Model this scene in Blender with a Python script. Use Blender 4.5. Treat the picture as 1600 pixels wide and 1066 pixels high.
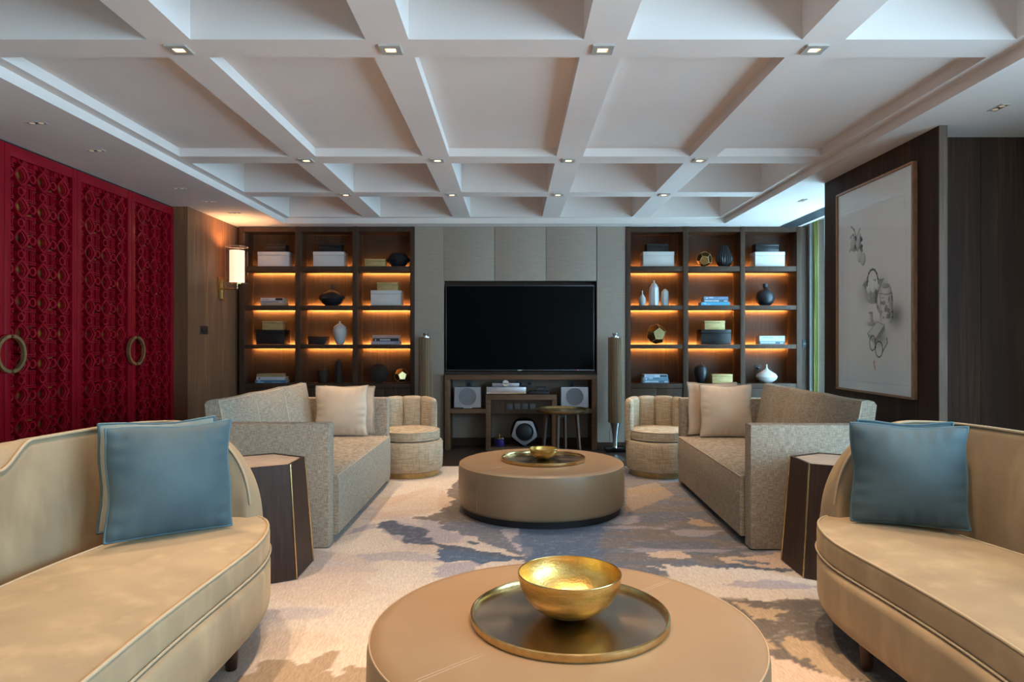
import bpy, bmesh, math, random
import numpy as np
from mathutils import Vector, Matrix

# ------------------------------------------------------------------ camera, world, lights, exposure
for _o in list(bpy.data.objects):
    bpy.data.objects.remove(_o, do_unlink=True)
SC = bpy.context.scene
COL = SC.collection
PI = math.pi
R = math.radians

def lin(r, g, b):
    f = lambda c: (c / 255 / 12.92) if c / 255 <= .04045 else ((c / 255 + .055) / 1.055) ** 2.4
    return (f(r), f(g), f(b))

CAM_Z = 1.236
cd = bpy.data.cameras.new('camera'); cam = bpy.data.objects.new('camera', cd); COL.objects.link(cam)
cam.location = (0, 0, CAM_Z); cam.rotation_euler = (R(90), 0, 0)
cd.sensor_width = 36; cd.lens = 24; cd.shift_x = -.00125; cd.clip_start = .05
SC.camera = cam

SC.view_settings.view_transform = 'Standard'; SC.view_settings.look = 'None'
SC.view_settings.gamma = 1; SC.view_settings.use_curve_mapping = False
SC.view_settings.exposure = 0.04

w = bpy.data.worlds.new('overcast_sky'); SC.world = w; w.use_nodes = True
bg = w.node_tree.nodes['Background']; bg.inputs[0].default_value = (.45, .76, 1.0, 1); bg.inputs[1].default_value = 21.5

WARM = (1.0, .71, .46)
def portal(name, loc, rot, sx, sy):
    d = bpy.data.lights.new(name, 'AREA'); d.shape = 'RECTANGLE'; d.size = sx; d.size_y = sy
    d.cycles.is_portal = True
    o = bpy.data.objects.new(name, d); COL.objects.link(o); o.location = loc; o.rotation_euler = rot
portal('window_portal', (3.86, -.6, 1.3), (0, R(90), 0), 2.4, 3.2)
portal('window_portal', (3.86, 1.85, 1.3), (0, R(90), 0), 2.4, 1.1)
portal('window_portal', (3.86, 6.75, 1.3), (0, R(90), 0), 2.4, 1.9)

SPOT_X = [-.078 + .9946 * k for k in (-1.5, -.5, .5, 1.5)]
SPOT_Y = [2.0, 3.208, 5.18, 6.40]
ZB, ZP = 2.61, 2.55
def spot(loc, energy, size=70, blend=.6, color=WARM, rad=.02):
    d = bpy.data.lights.new('downlight_beam', 'SPOT'); d.energy = energy; d.color = color
    d.spot_size = R(size); d.spot_blend = blend; d.shadow_soft_size = rad
    o = bpy.data.objects.new('downlight_beam', d); COL.objects.link(o); o.location = loc
SPOT_E = {2.0: 155, 3.208: 130, 5.18: 108, 6.40: 100}
for yy in SPOT_Y:
    for xx in SPOT_X:
        spot((xx, yy, ZB - .03), SPOT_E[yy], 66, 1.0)

# ------------------------------------------------------------------ materials
MATS = {}
def mat(name, col, rough=.5, metal=0., col2=None, scale=(8, 8, 8), detail=4, lo=.35, hi=.65, bump=0., bscale=None,
        bdist=.002, sheen=0., coat=0., emit=None, estr=0., trans=0., spec=None, col3=None, scale3=None, lo3=.4, hi3=.6,
        rough2=None, aniso=0.):
    if name in MATS: return MATS[name]
    m = bpy.data.materials.new(name); m.use_nodes = True; nt = m.node_tree; N = nt.nodes; L = nt.links
    b = N['Principled BSDF']
    def setin(k, v):
        if k in b.inputs: b.inputs[k].default_value = v
    setin('Base Color', (*col, 1)); setin('Roughness', rough); setin('Metallic', metal)
    if spec is not None: setin('Specular IOR Level', spec)
    if sheen: setin('Sheen Weight', sheen); setin('Sheen Roughness', .4); setin('Sheen Tint', (*[min(1, c * 2.2) for c in col], 1))
    if coat: setin('Coat Weight', coat); setin('Coat Roughness', .08)
    if trans: setin('Transmission Weight', trans)
    if aniso: setin('Anisotropic', aniso)
    if emit: setin('Emission Color', (*emit, 1)); setin('Emission Strength', estr)
    tc = N.new('ShaderNodeTexCoord')
    def noise(sc, det=4):
        mp = N.new('ShaderNodeMapping'); mp.inputs['Scale'].default_value = sc
        L.new(tc.outputs['Object'], mp.inputs[0])
        n = N.new('ShaderNodeTexNoise'); n.inputs['Scale'].default_value = 1; n.inputs['Detail'].default_value = det
        L.new(mp.outputs[0], n.inputs['Vector']); return n.outputs['Fac']
    def rng(fac, a, c):
        r = N.new('ShaderNodeMapRange'); r.inputs[1].default_value = a; r.inputs[2].default_value = c
        L.new(fac, r.inputs[0]); return r.outputs[0]
    out = None
    if col2:
        f = rng(noise(scale, detail), lo, hi)
        mx = N.new('ShaderNodeMix'); mx.data_type = 'RGBA'; mx.inputs[6].default_value = (*col, 1); mx.inputs[7].default_value = (*col2, 1)
        L.new(f, mx.inputs[0]); out = mx.outputs[2]
        if rough2 is not None:
            rr = N.new('ShaderNodeMapRange'); rr.inputs[3].default_value = rough; rr.inputs[4].default_value = rough2
            L.new(f, rr.inputs[0]); L.new(rr.outputs[0], b.inputs['Roughness'])
    if col3:
        f = rng(noise(scale3, 3), lo3, hi3)
        mx = N.new('ShaderNodeMix'); mx.data_type = 'RGBA'
        if out: L.new(out, mx.inputs[6])
        else: mx.inputs[6].default_value = (*col, 1)
        mx.inputs[7].default_value = (*col3, 1); L.new(f, mx.inputs[0]); out = mx.outputs[2]
    if out: L.new(out, b.inputs['Base Color'])
    if bump:
        bp = N.new('ShaderNodeBump'); bp.inputs['Strength'].default_value = bump; bp.inputs['Distance'].default_value = bdist
        L.new(noise(bscale or scale, 3), bp.inputs['Height']); L.new(bp.outputs[0], b.inputs['Normal'])
    MATS[name] = m
    return m

c = lin
M = dict(
    paint=mat('ceiling_paint', c(226, 211, 203), .8, col2=c(221, 205, 197), scale=(1.5, 1.5, 1.5)),
    plaster=mat('plaster', c(190, 182, 174), .8),
    floor=mat('dark_floor_boards', c(58, 46, 40), .35, col2=c(42, 33, 29), scale=(2, 30, 2)),
    wood=mat('dark_oak', c(84, 58, 41), .55, spec=.25, col2=c(54, 37, 26), scale=(70, 70, 2.2), detail=6, lo=.3, hi=.7, bump=.25, bdist=.001, col3=c(66, 45, 32), scale3=(6, 6, .8)),
    wood_wall=mat('smoked_oak_wall', c(152, 104, 72), .5, spec=.22, col2=c(92, 59, 41), scale=(55, 55, 1.6), detail=6, lo=.3, hi=.7, bump=.25, bdist=.001, col3=c(112, 75, 52), scale3=(7, 7, .6)),
    wood_right=mat('wenge_panel', c(82, 55, 42), .6, spec=.14, col2=c(52, 34, 26), scale=(60, 60, 1.8), detail=6, lo=.3, hi=.7, bump=.25, bdist=.001, col3=c(56, 39, 31), scale3=(6, 6, .5)),
    wood_edge=mat('pale_oak_edge', c(112, 90, 74), .55, spec=.25, col2=c(90, 71, 58), scale=(60, 60, 3), detail=5),
    wood_console=mat('console_oak', c(122, 86, 60), .55, spec=.25, col2=c(94, 66, 46), scale=(3, 60, 60), detail=5, lo=.3, hi=.7),
    wood_table=mat('stained_walnut', c(66, 45, 35), .5, spec=.3, col2=c(44, 30, 24), scale=(50, 50, 3), detail=5, lo=.3, hi=.7),
    leg=mat('walnut_leg', c(62, 36, 26), .35, col2=c(44, 26, 20), scale=(50, 50, 4)),
    wallpaper=mat('grasscloth', c(162, 143, 128), .75, col2=c(146, 128, 114), scale=(6, 6, 160), detail=4, lo=.3, hi=.7, bump=.15, bdist=.001),
    gap=mat('shadow_gap', c(20, 17, 15), .8),
    red=mat('red_lacquer', c(142, 2, 22), .38, coat=.06, spec=.25, col2=c(126, 2, 20), scale=(3, 3, 3)),
    goldback=mat('antique_gold_mirror', c(190, 140, 62), .45, .6, col2=c(60, 30, 12), scale=(5, 5, 3), lo=.42, hi=.6),
    brass=mat('brushed_brass', c(206, 180, 128), .26, 1., col2=c(188, 160, 108), scale=(40, 40, 40)),
    brass_old=mat('aged_brass', c(190, 164, 112), .32, .8, col2=c(168, 142, 98), scale=(30, 30, 30)),
    goldleaf=mat('hammered_gold', c(238, 200, 122), .33, 1., col2=c(216, 172, 92), scale=(14, 14, 60), bump=.5, bscale=(120, 120, 160), bdist=.002),
    goldbox=mat('gold_leaf_box', c(206, 176, 118), .45, .4, col2=c(178, 150, 100), scale=(9, 9, 40)),
    traymat=mat('smoked_bronze_tray', c(176, 160, 142), .22, 1., aniso=.85),
    chrome=mat('chrome', c(225, 228, 232), .1, 1.),
    alu=mat('satin_aluminium', c(168, 164, 168), .34, .7),
    alu_face=mat('speaker_cloth', c(122, 118, 122), .7),
    black=mat('black_matt', c(24, 23, 25), .5),
    blackgloss=mat('black_gloss', c(10, 10, 12), .12),
    screen=mat('tv_screen', c(3, 3, 4), .1, spec=.07),
    bezel=mat('tv_bezel', c(78, 74, 78), .3, .8),
    purple=mat('purple_tin', c(58, 44, 110), .3, .4),
    velvet=mat('sand_velvet', c(158, 136, 106), .8, col2=c(140, 119, 92), scale=(4, 4, 4), detail=5, lo=.32, hi=.68, sheen=.4, bump=.2, bscale=(7, 7, 7), bdist=.012, col3=c(172, 148, 114), scale3=(9, 9, 3), lo3=.5, hi3=.78),
    velvet_pipe=mat('sand_velvet_piping', c(172, 152, 124), .7),
    tweed=mat('oat_tweed', c(184, 168, 148), .9, col2=c(144, 130, 113), scale=(30, 30, 290), detail=2, lo=.4, hi=.6, col3=c(134, 121, 106), scale3=(290, 290, 30), lo3=.46, hi3=.64, bump=.3, bscale=(200, 200, 200), bdist=.002),
    tweed_pipe=mat('oat_tweed_piping', c(188, 170, 148), .9),
    slub=mat('slub_linen', c(200, 182, 156), .9, col2=c(166, 146, 120), scale=(12, 12, 240), detail=2, lo=.4, hi=.6, col3=c(158, 138, 112), scale3=(170, 170, 9), lo3=.5, hi3=.68, bump=.2, bscale=(150, 150, 150), bdist=.002),
    cream=mat('cream_satin', c(206, 184, 160), .55, sheen=.3, col2=c(196, 172, 148), scale=(6, 6, 6), bump=.2, bscale=(16, 16, 16), bdist=.006),
    cream_pipe=mat('cream_piping', c(170, 150, 130), .6),
    blue=mat('teal_velvet', c(72, 92, 98), .7, col2=c(58, 80, 88), scale=(5, 5, 4), detail=3, lo=.35, hi=.65, sheen=.35, bump=.15, bscale=(16, 16, 12), bdist=.008),
    blue_pipe=mat('teal_piping', c(74, 102, 112), .5),
    blue_lit=mat('teal_velvet_lit', c(158, 160, 148), .7, col2=c(144, 148, 138), scale=(7, 7, 5), sheen=.6, bump=.25, bscale=(16, 16, 12), bdist=.008),  # paler copy of the teal velvet, warm light put into its colour
    leather=mat('taupe_leather', c(150, 122, 92), .42, col2=c(145, 117, 88), scale=(4, 4, 4), bump=.08, bscale=(180, 180, 180), bdist=.001),
    stitch=mat('leather_seam', c(180, 154, 124), .5),
    stone=mat('travertine_top', c(188, 168, 150), .4, col2=c(170, 150, 134), scale=(12, 12, 12)),
    whitebox=mat('white_lacquer_box', c(208, 198, 192), .35),
    blackbox=mat('black_lacquer_box', c(22, 20, 21), .3),
    vase_black=mat('black_ceramic', c(36, 36, 40), .4, col2=c(28, 28, 31), scale=(20, 20, 20)),
    vase_white=mat('white_ceramic', c(205, 200, 198), .35),
    vase_grey=mat('grey_ceramic', c(150, 146, 146), .6, col2=c(134, 130, 131), scale=(25, 25, 25)),
    vase_brown=mat('brown_stoneware', c(62, 49, 42), .7, spec=.2, col2=c(50, 40, 34), scale=(30, 30, 30)),
    paper=mat('book_pages', c(190, 172, 150), .9),
    led=mat('led_strip', c(255, 200, 140), .5, emit=(1.0, .53, .15), estr=260),
    lamp=mat('downlight_lamp', c(255, 230, 200), .5, emit=(1.0, .66, .32), estr=7),
    lampdim=mat('dim_lamp', c(120, 105, 90), .3, emit=(1.0, .75, .5), estr=.35),
    shade=mat('lit_fabric_shade', c(250, 225, 200), .8, emit=(1.0, .64, .44), estr=1.6),
    trimplate=mat('satin_trim', c(186, 176, 168), .4, .2),
    copper=mat('rose_wood_frame', c(176, 128, 96), .4, .25, col2=c(150, 104, 76), scale=(80, 80, 20)),
    green=mat('lime_silk', c(146, 144, 78), .5, sheen=.3, col2=c(116, 118, 58), scale=(12, 12, 2)),
    lens=mat('amplifier_front', c(190, 184, 186), .3, .8),
)
_n = M['traymat'].node_tree; _t = _n.nodes.new('ShaderNodeTangent'); _t.direction_type = 'RADIAL'; _t.axis = 'Z'
_n.links.new(_t.outputs[0], _n.nodes['Principled BSDF'].inputs['Tangent'])
def glass_mat(name, tint, alpha):
    m = bpy.data.materials.new(name); m.use_nodes = True; N = m.node_tree.nodes; L = m.node_tree.links
    for n in list(N):
        if n.type != 'OUTPUT_MATERIAL': N.remove(n)
    out = [n for n in N if n.type == 'OUTPUT_MATERIAL'][0]
    t = N.new('ShaderNodeBsdfTransparent'); t.inputs[0].default_value = (*tint, 1)
    g = N.new('ShaderNodeBsdfGlossy'); g.inputs['Roughness'].default_value = .03
    lw = N.new('ShaderNodeLayerWeight'); lw.inputs[0].default_value = .5
    pw = N.new('ShaderNodeMath'); pw.operation = 'POWER'; pw.inputs[1].default_value = 5; L.new(lw.outputs['Facing'], pw.inputs[0])
    ad = N.new('ShaderNodeMath'); ad.operation = 'MULTIPLY_ADD'; ad.inputs[1].default_value = .6; ad.inputs[2].default_value = alpha
    L.new(pw.outputs[0], ad.inputs[0])
    mx = N.new('ShaderNodeMixShader'); L.new(ad.outputs[0], mx.inputs[0]); L.new(t.outputs[0], mx.inputs[1]); L.new(g.outputs[0], mx.inputs[2])
    L.new(mx.outputs[0], out.inputs[0]); return m
M['glass'] = glass_mat('clear_glass', (.98, .98, .98), .02)
M['glass_shade'] = glass_mat('tinted_glass', (.93, .91, .89), .06)
def sheer_mat():
    m = bpy.data.materials.new('sheer_voile'); m.use_nodes = True; N = m.node_tree.nodes; L = m.node_tree.links
    for n in list(N):
        if n.type != 'OUTPUT_MATERIAL': N.remove(n)
    out = [n for n in N if n.type == 'OUTPUT_MATERIAL'][0]
    t = N.new('ShaderNodeBsdfTransparent'); t.inputs[0].default_value = (.85, .95, .97, 1)
    d = N.new('ShaderNodeBsdfTranslucent'); d.inputs[0].default_value = (.75, .85, .86, 1)
    e = N.new('ShaderNodeBsdfDiffuse'); e.inputs[0].default_value = (.75, .82, .82, 1)
    m1 = N.new('ShaderNodeMixShader'); m1.inputs[0].default_value = .4; L.new(d.outputs[0], m1.inputs[1]); L.new(e.outputs[0], m1.inputs[2])
    m2 = N.new('ShaderNodeMixShader'); m2.inputs[0].default_value = .5; L.new(t.outputs[0], m2.inputs[1]); L.new(m1.outputs[0], m2.inputs[2])
    L.new(m2.outputs[0], out.inputs[0]); return m
M['sheer'] = sheer_mat()
def attr_mat(name, rough, bump_scale=None, fine=None):
    m = bpy.data.materials.new(name); m.use_nodes = True; N = m.node_tree.nodes; L = m.node_tree.links
    b = N['Principled BSDF']; b.inputs['Roughness'].default_value = rough; b.inputs['Specular IOR Level'].default_value = .2
    a = N.new('ShaderNodeAttribute'); a.attribute_name = 'print'; out = a.outputs['Color']
    if fine:
        tc = N.new('ShaderNodeTexCoord'); mp = N.new('ShaderNodeMapping'); mp.inputs['Rotation'].default_value = (0, 0, R(33)); mp.inputs['Scale'].default_value = fine
        L.new(tc.outputs['Object'], mp.inputs[0]); n = N.new('ShaderNodeTexNoise'); n.inputs['Scale'].default_value = 1; n.inputs['Detail'].default_value = 3
        L.new(mp.outputs[0], n.inputs['Vector'])
        r = N.new('ShaderNodeMapRange'); r.inputs[1].default_value = .3; r.inputs[2].default_value = .7; r.inputs[3].default_value = .8; r.inputs[4].default_value = 1.12
        L.new(n.outputs['Fac'], r.inputs[0])
        vm = N.new('ShaderNodeVectorMath'); vm.operation = 'SCALE'; L.new(out, vm.inputs[0]); L.new(r.outputs[0], vm.inputs['Scale']); out = vm.outputs[0]
        bp = N.new('ShaderNodeBump'); bp.inputs['Strength'].default_value = .5; bp.inputs['Distance'].default_value = .004
        L.new(n.outputs['Fac'], bp.inputs['Height']); L.new(bp.outputs[0], b.inputs['Normal'])
    L.new(out, b.inputs['Base Color']); return m
M['rug'] = attr_mat('rug_pile', .95, fine=(170, 32, 40))
M['print'] = attr_mat('ink_drawing', .6)
BOOKC = {}
def book_mat(rgb):
    return mat('book_cover_%d_%d_%d' % rgb, c(*rgb), .45)

# ------------------------------------------------------------------ mesh helpers
class MB:
    def __init__(s): s.bm = bmesh.new()
    def box(s, x0, x1, y0, y1, z0, z1, bev=0., seg=2):
        b = bmesh.new()
        r = bmesh.ops.create_cube(b, size=1)
        for v in b.verts: v.co = Vector(((x0 + x1) / 2 + v.co.x * (x1 - x0), (y0 + y1) / 2 + v.co.y * (y1 - y0), (z0 + z1) / 2 + v.co.z * (z1 - z0)))
        if bev: bmesh.ops.bevel(b, geom=b.edges[:], offset=bev, segments=seg, affect='EDGES', profile=.6)
        s._merge(b); return s
    def _merge(s, b, mtx=None):
        if mtx is not None: bmesh.ops.transform(b, matrix=mtx, verts=b.verts[:])
        t = bpy.data.meshes.new('t'); b.to_mesh(t); b.free(); s.bm.from_mesh(t); bpy.data.meshes.remove(t)
    def loft(s, rings, closed_ring=True, caps=True, closed_path=False):
        vs = [[s.bm.verts.new(p) for p in r] for r in rings]
        n = len(vs[0]); m = len(vs)
        for i in range(m if closed_path else m - 1):
            a, b = vs[i], vs[(i + 1) % m]
            for j in range(n if closed_ring else n - 1):
                k = (j + 1) % n
                try: s.bm.faces.new((a[j], a[k], b[k], b[j]))
                except ValueError: pass
        if caps and not closed_path and closed_ring:
            for r in (vs[0], vs[-1]):
                try: s.bm.faces.new(r)
                except ValueError: pass
        return s
    def lathe(s, prof, cx=0, cy=0, cz=0, n=40, ripple=None, cap=True):
        rings = []
        for r, z in prof:
            ring = []
            for k in range(n):
                a = 2 * PI * k / n
                rr = r * (1 + ripple[1] * math.cos(ripple[0] * a)) if ripple else r
                ring.append((cx + rr * math.cos(a), cy + rr * math.sin(a), cz + z))
            rings.append(ring)
        return s.loft(rings, caps=cap)
    def tube(s, pts, r, n=8, closed=False, caps=True):
        P = [Vector(p) for p in pts]; m = len(P); rings = []
        up = Vector((0, 0, 1)); prev = None
        for i in range(m):
            if closed: t = P[(i + 1) % m] - P[i - 1]
            else: t = P[min(i + 1, m - 1)] - P[max(i - 1, 0)]
            if t.length < 1e-9: t = Vector((0, 0, 1))
            t.normalize()
            if prev is None:
                a = t.cross(up)
                if a.length < .1: a = t.cross(Vector((1, 0, 0)))
            else:
                a = prev - t * prev.dot(t)
                if a.length < 1e-6: a = t.cross(up)
            a.normalize(); prev = a; b = t.cross(a)
            rr = r[i] if isinstance(r, (list, tuple)) else r
            rings.append([tuple(P[i] + a * rr * math.cos(2 * PI * k / n) + b * rr * math.sin(2 * PI * k / n)) for k in range(n)])
        return s.loft(rings, caps=caps, closed_path=closed)
    def prism(s, poly, y0, y1, axis='y'):
        f = {'y': lambda p, t: (p[0], t, p[1]), 'z': lambda p, t: (p[0], p[1], t), 'x': lambda p, t: (t, p[0], p[1])}[axis]
        return s.loft([[f(p, y0) for p in poly], [f(p, y1) for p in poly]])
    def frame(s, x0, x1, z0, z1, t, y0, y1):   # rectangular ring in XZ
        for a in ((x0, x1, z1 - t, z1), (x0, x1, z0, z0 + t), (x0, x0 + t, z0 + t, z1 - t), (x1 - t, x1, z0 + t, z1 - t)):
            s.box(a[0], a[1], y0, y1, a[2], a[3])
        return s
    def mesh(s, name, material=None, angle=38):
        bmesh.ops.recalc_face_normals(s.bm, faces=s.bm.faces[:])
        me = bpy.data.meshes.new(name); s.bm.to_mesh(me); s.bm.free()
        if angle:
            me.polygons.foreach_set('use_smooth', [True] * len(me.polygons)); me.set_sharp_from_angle(angle=R(angle))
        if material is not None: me.materials.append(material)
        return me
    def build(s, name, material, parent=None, loc=None, rot=None, angle=38, stuff=False):
        return put(name, s.mesh(name, material, angle), parent, loc, rot, stuff)

def put(name, me, parent=None, loc=None, rot=None, stuff=False):
    o = bpy.data.objects.new(name, me); COL.objects.link(o)
    if parent is not None: o.parent = parent
    if loc is not None: o.location = loc
    if rot is not None: o.rotation_euler = rot
    if stuff: o['kind'] = 'stuff'
    return o
def thing(name, label, cat, loc=(0, 0, 0), rz=0, group=None, mtx=None):
    o = bpy.data.objects.new(name, None); COL.objects.link(o); o.empty_display_size = .1
    o.location = loc; o.rotation_euler = (0, 0, rz)
    if mtx is not None: o.matrix_basis = mtx
    o['label'] = label; o['category'] = cat
    if group: o['group'] = group
    return o
def tag(o, label, cat, group=None):
    o['label'] = label; o['category'] = cat
    if group: o['group'] = group
    return o
def struct(o): o['kind'] = 'structure'; return o
def bx(name, m, a, parent=None, bev=0., **k): return MB().box(*a, bev=bev).build(name, m, parent, **k)
def X_at(px, Y): return (px - 802) / 1067 * Y
def Z_at(py, Y): return CAM_Z + (533 - py) / 1067 * Y

# numpy value noise for printed patterns
def vnoise(x, y, seed):
    rs = np.random.RandomState(seed); T = rs.rand(256, 256)
    xi = np.floor(x).astype(int); yi = np.floor(y).astype(int); fx = x - xi; fy = y - yi
    fx = fx * fx * (3 - 2 * fx); fy = fy * fy * (3 - 2 * fy)
    g = lambda i, j: T[(xi + i) % 256, (yi + j) % 256]
    return (g(0, 0) * (1 - fx) + g(1, 0) * fx) * (1 - fy) + (g(0, 1) * (1 - fx) + g(1, 1) * fx) * fy
def fbm(x, y, seed, o=4):
    s = 0; a = .5; t = 0
    for k in range(o):
        s = s + a * vnoise(x * 2 ** k + 37 * k, y * 2 ** k + 11 * k, seed + k); t += a; a *= .5
    return s / t
def inpoly(x, y, P):
    r = np.zeros(x.shape, bool); j = len(P) - 1
    for i in range(len(P)):
        xi, yi = P[i]; xj, yj = P[j]
        cnd = ((yi > y) != (yj > y))
        with np.errstate(divide='ignore', invalid='ignore'):
            r ^= cnd & (x < (xj - xi) * (y - yi) / ((yj - yi) if yj != yi else 1e-9) + xi)
        j = i
    return r
def sstep(a, b, x):
    t = np.clip((x - a) / (b - a), 0, 1); return t * t * (3 - 2 * t)
def grid_mesh(name, PT, colors, nx, ny, material):
    me = bpy.data.meshes.new(name)
    idx = np.arange(nx * ny).reshape(ny, nx)
    q = np.stack([idx[:-1, :-1], idx[:-1, 1:], idx[1:, 1:], idx[1:, :-1]], -1).reshape(-1, 4)
    me.vertices.add(nx * ny); me.vertices.foreach_set('co', PT.astype(np.float32).ravel())
    me.loops.add(q.size); me.loops.foreach_set('vertex_index', q.astype(np.int32).ravel())
    me.polygons.add(len(q)); me.polygons.foreach_set('loop_start', np.arange(0, q.size, 4, dtype=np.int32)); 
    me.update(calc_edges=True)
    at = me.color_attributes.new('print', 'FLOAT_COLOR', 'POINT')
    at.data.foreach_set('color', np.concatenate([colors, np.ones(colors.shape[:-1] + (1,))], -1).astype(np.float32).ravel())
    me.materials.append(material); me.validate(); return me

# ------------------------------------------------------------------ the room
struct(bx('floor', M['floor'], (-3.7, 4.0, -2.8, 8.3, -.12, 0)))
XW, XL, XR = -3.18, -3.42, 3.75
# left: recess with the red doors, then the oak wall
wl = struct(bx('wall_left', M['plaster'], (-3.6, XL, -2.8, 6.67, 0, 2.62)))
wp = struct(bx('wall_left_panelled', M['wood_wall'], (-3.6, XW, 6.67, 8.3, 0, 2.6)))
bx('panel_joint', M['gap'], (XW - .001, XW + .0015, 7.81, 7.82, 0, 2.55), wp)
struct(bx('wall_back', M['wallpaper'], (-3.6, 4.0, 8.12, 8.3, 0, 2.8)))
struct(bx('wall_front', M['plaster'], (-3.7, 4.0, -2.9, -2.75, 0, 2.7)))
# right: window wall with three openings
wr = MB()
for a in ((-2.8, -2.2), (1.0, 1.3), (2.4, 5.8), (7.7, 8.3)): wr.box(XR, XR + .15, a[0], a[1], 0, 2.8)
for a in ((-2.2, 1.0), (1.3, 2.4), (5.8, 7.7)):
    wr.box(XR, XR + .15, a[0], a[1], 0, .1); wr.box(XR, XR + .15, a[0], a[1], 2.5, 2.8)
struct(wr.build('wall_right', M['plaster'], angle=0))
for i, (a, b) in enumerate(((-2.2, 1.0), (1.3, 2.4), (5.8, 7.7))):
    f = MB()
    for p in ((a, a + .05, .1, 2.5), (b - .05, b, .1, 2.5), ((a + b) / 2 - .025, (a + b) / 2 + .025, .1, 2.5)):
        f.box(XR + .03, XR + .09, p[0], p[1], p[2], p[3])
    f.box(XR + .03, XR + .09, a, b, .1, .15); f.box(XR + .03, XR + .09, a, b, 2.45, 2.5)
    wn = struct(f.build('window_%d' % (i + 1), M['black'], angle=0))
    for q in ((a + .05, (a + b) / 2 - .025), ((a + b) / 2 + .025, b - .05)):
        bx('pane', M['glass'], (XR + .057, XR + .063, q[0], q[1], .15, 2.45), wn, angle=0)
# pier with the picture, and the wall behind it
pier = struct(bx('wall_pier', M['wood_right'], (2.62, XR, 4.41, 5.69, 0, 2.6)))
bx('panel', M['wood_right'], (2.595, 2.62, 4.163, 5.69, 0, 2.55), pier)
bx('panel_edge', M['wood_edge'], (2.593, 2.643, 4.155, 4.163, 0, 2.55), pier)
bx('panel_back', M['wood_right'], (2.62, 2.643, 4.163, 4.41, 0, 2.55), pier)
for k in range(3):
    bx('panel', M['wood_right'], (2.645 + k * .37, 2.645 + (k + 1) * .37 - .002, 4.4, 4.41, 0, 2.55), pier)

# ceiling: low border, stepped edge, beams and coffers
SX0, SX1, SY0, SY1 = -2.557, 2.365, .90, 7.63
cl = MB()
cl.box(-3.6, SX0, -2.8, 8.2, ZP, ZB); cl.box(SX1, 3.30, -2.8, 8.2, ZP, ZB)
cl.box(SX0, SX1, -2.8, SY0, ZP, ZB); cl.box(SX0, SX1, SY1, 8.2, ZP, ZB)
cl.box(3.30, 3.9, -2.8, 5.6, ZP, ZB); cl.box(3.30, 3.9, 5.6, 8.2, 2.68, 2.72); cl.box(3.29, 3.31, 5.6, 8.2, ZP, 2.7)
cl.box(-3.7, 4.0, -2.9, 8.3, 3.02, 3.06)
CE = struct(cl.build('ceiling', M['paint'], angle=0))
CX0, CX1, CY0, CY1 = SX0 + .073, SX1 - .073, SY0 + .07, SY1 - .07
TOP = ZB + .36
for a in ((-2.75, CX0, .7, 7.8), (CX1, 2.55, .7, 7.8)): bx('beam', M['paint'], (a[0], a[1], a[2], a[3], ZB, TOP), CE, angle=0)
for a in ((.7, CY0), (CY1, 7.8)): bx('beam', M['paint'], (CX0, CX1, a[0], a[1], ZB, TOP), CE, angle=0)
HB = .098
xs = [CX0] + [v for x in SPOT_X for v in (x - HB, x + HB)] + [CX1]
ys = [CY0] + [v for y in SPOT_Y for v in (y - HB, y + HB)] + [CY1]
for x in SPOT_X: bx('beam', M['paint'], (x - HB, x + HB, CY0, CY1, ZB, TOP), CE, angle=0)
for y in SPOT_Y:
    for i in range(5): bx('cross_beam', M['paint'], (xs[2 * i], xs[2 * i + 1], y - HB, y + HB, ZB, TOP), CE, angle=0)
for j in range(5):
    h = .062 if j == 2 else .34
    for i in range(5):
        bx('coffer_panel', M['paint'], (xs[2 * i], xs[2 * i + 1], ys[2 * j], ys[2 * j + 1], ZB + h, TOP + .02), CE, angle=0)

# skirting under the tan panels
struct(bx('baseboard_back', M['wood'], (-1.13, -.80, 7.822, 7.84, 0, .075)))
struct(bx('baseboard_right', M['wood'], (.965, 1.287, 7.822, 7.84, 0, .075)))

# ------------------------------------------------------------------ tan media wall
mw = struct(bx('wall_media', M['gap'], (-1.13, 1.287, 7.90, 8.12, 1.926, 2.55)))
bx('panel', M['wallpaper'], (-1.13, -.797, 7.83, 8.12, .02, 2.55), mw)
bx('panel', M['wallpaper'], (.962, 1.287, 7.83, 8.12, .02, 2.55), mw)
bx('niche_lining', M['wood'], (-.79, .955, 7.97, 8.12, .86, 1.926), mw)
wc = thing('wall_cabinet', 'three tan grasscloth cabinet doors in a row above the television', 'cabinet', (0, 7.83, 0))
edges = [X_at(692.8, 7.83) + .004, X_at(772.6, 7.83), X_at(853.1, 7.83), X_at(932.8, 7.83) - .004]
for i in range(3):
    bx('door', M['wallpaper'], (edges[i] + .002, edges[i + 1] - .002, 0, .02, 1.926, 2.548), wc, bev=.001)
bx('body', M['gap'], (edges[0], edges[3], .02, .066, 1.93, 2.548), wc)

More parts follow.
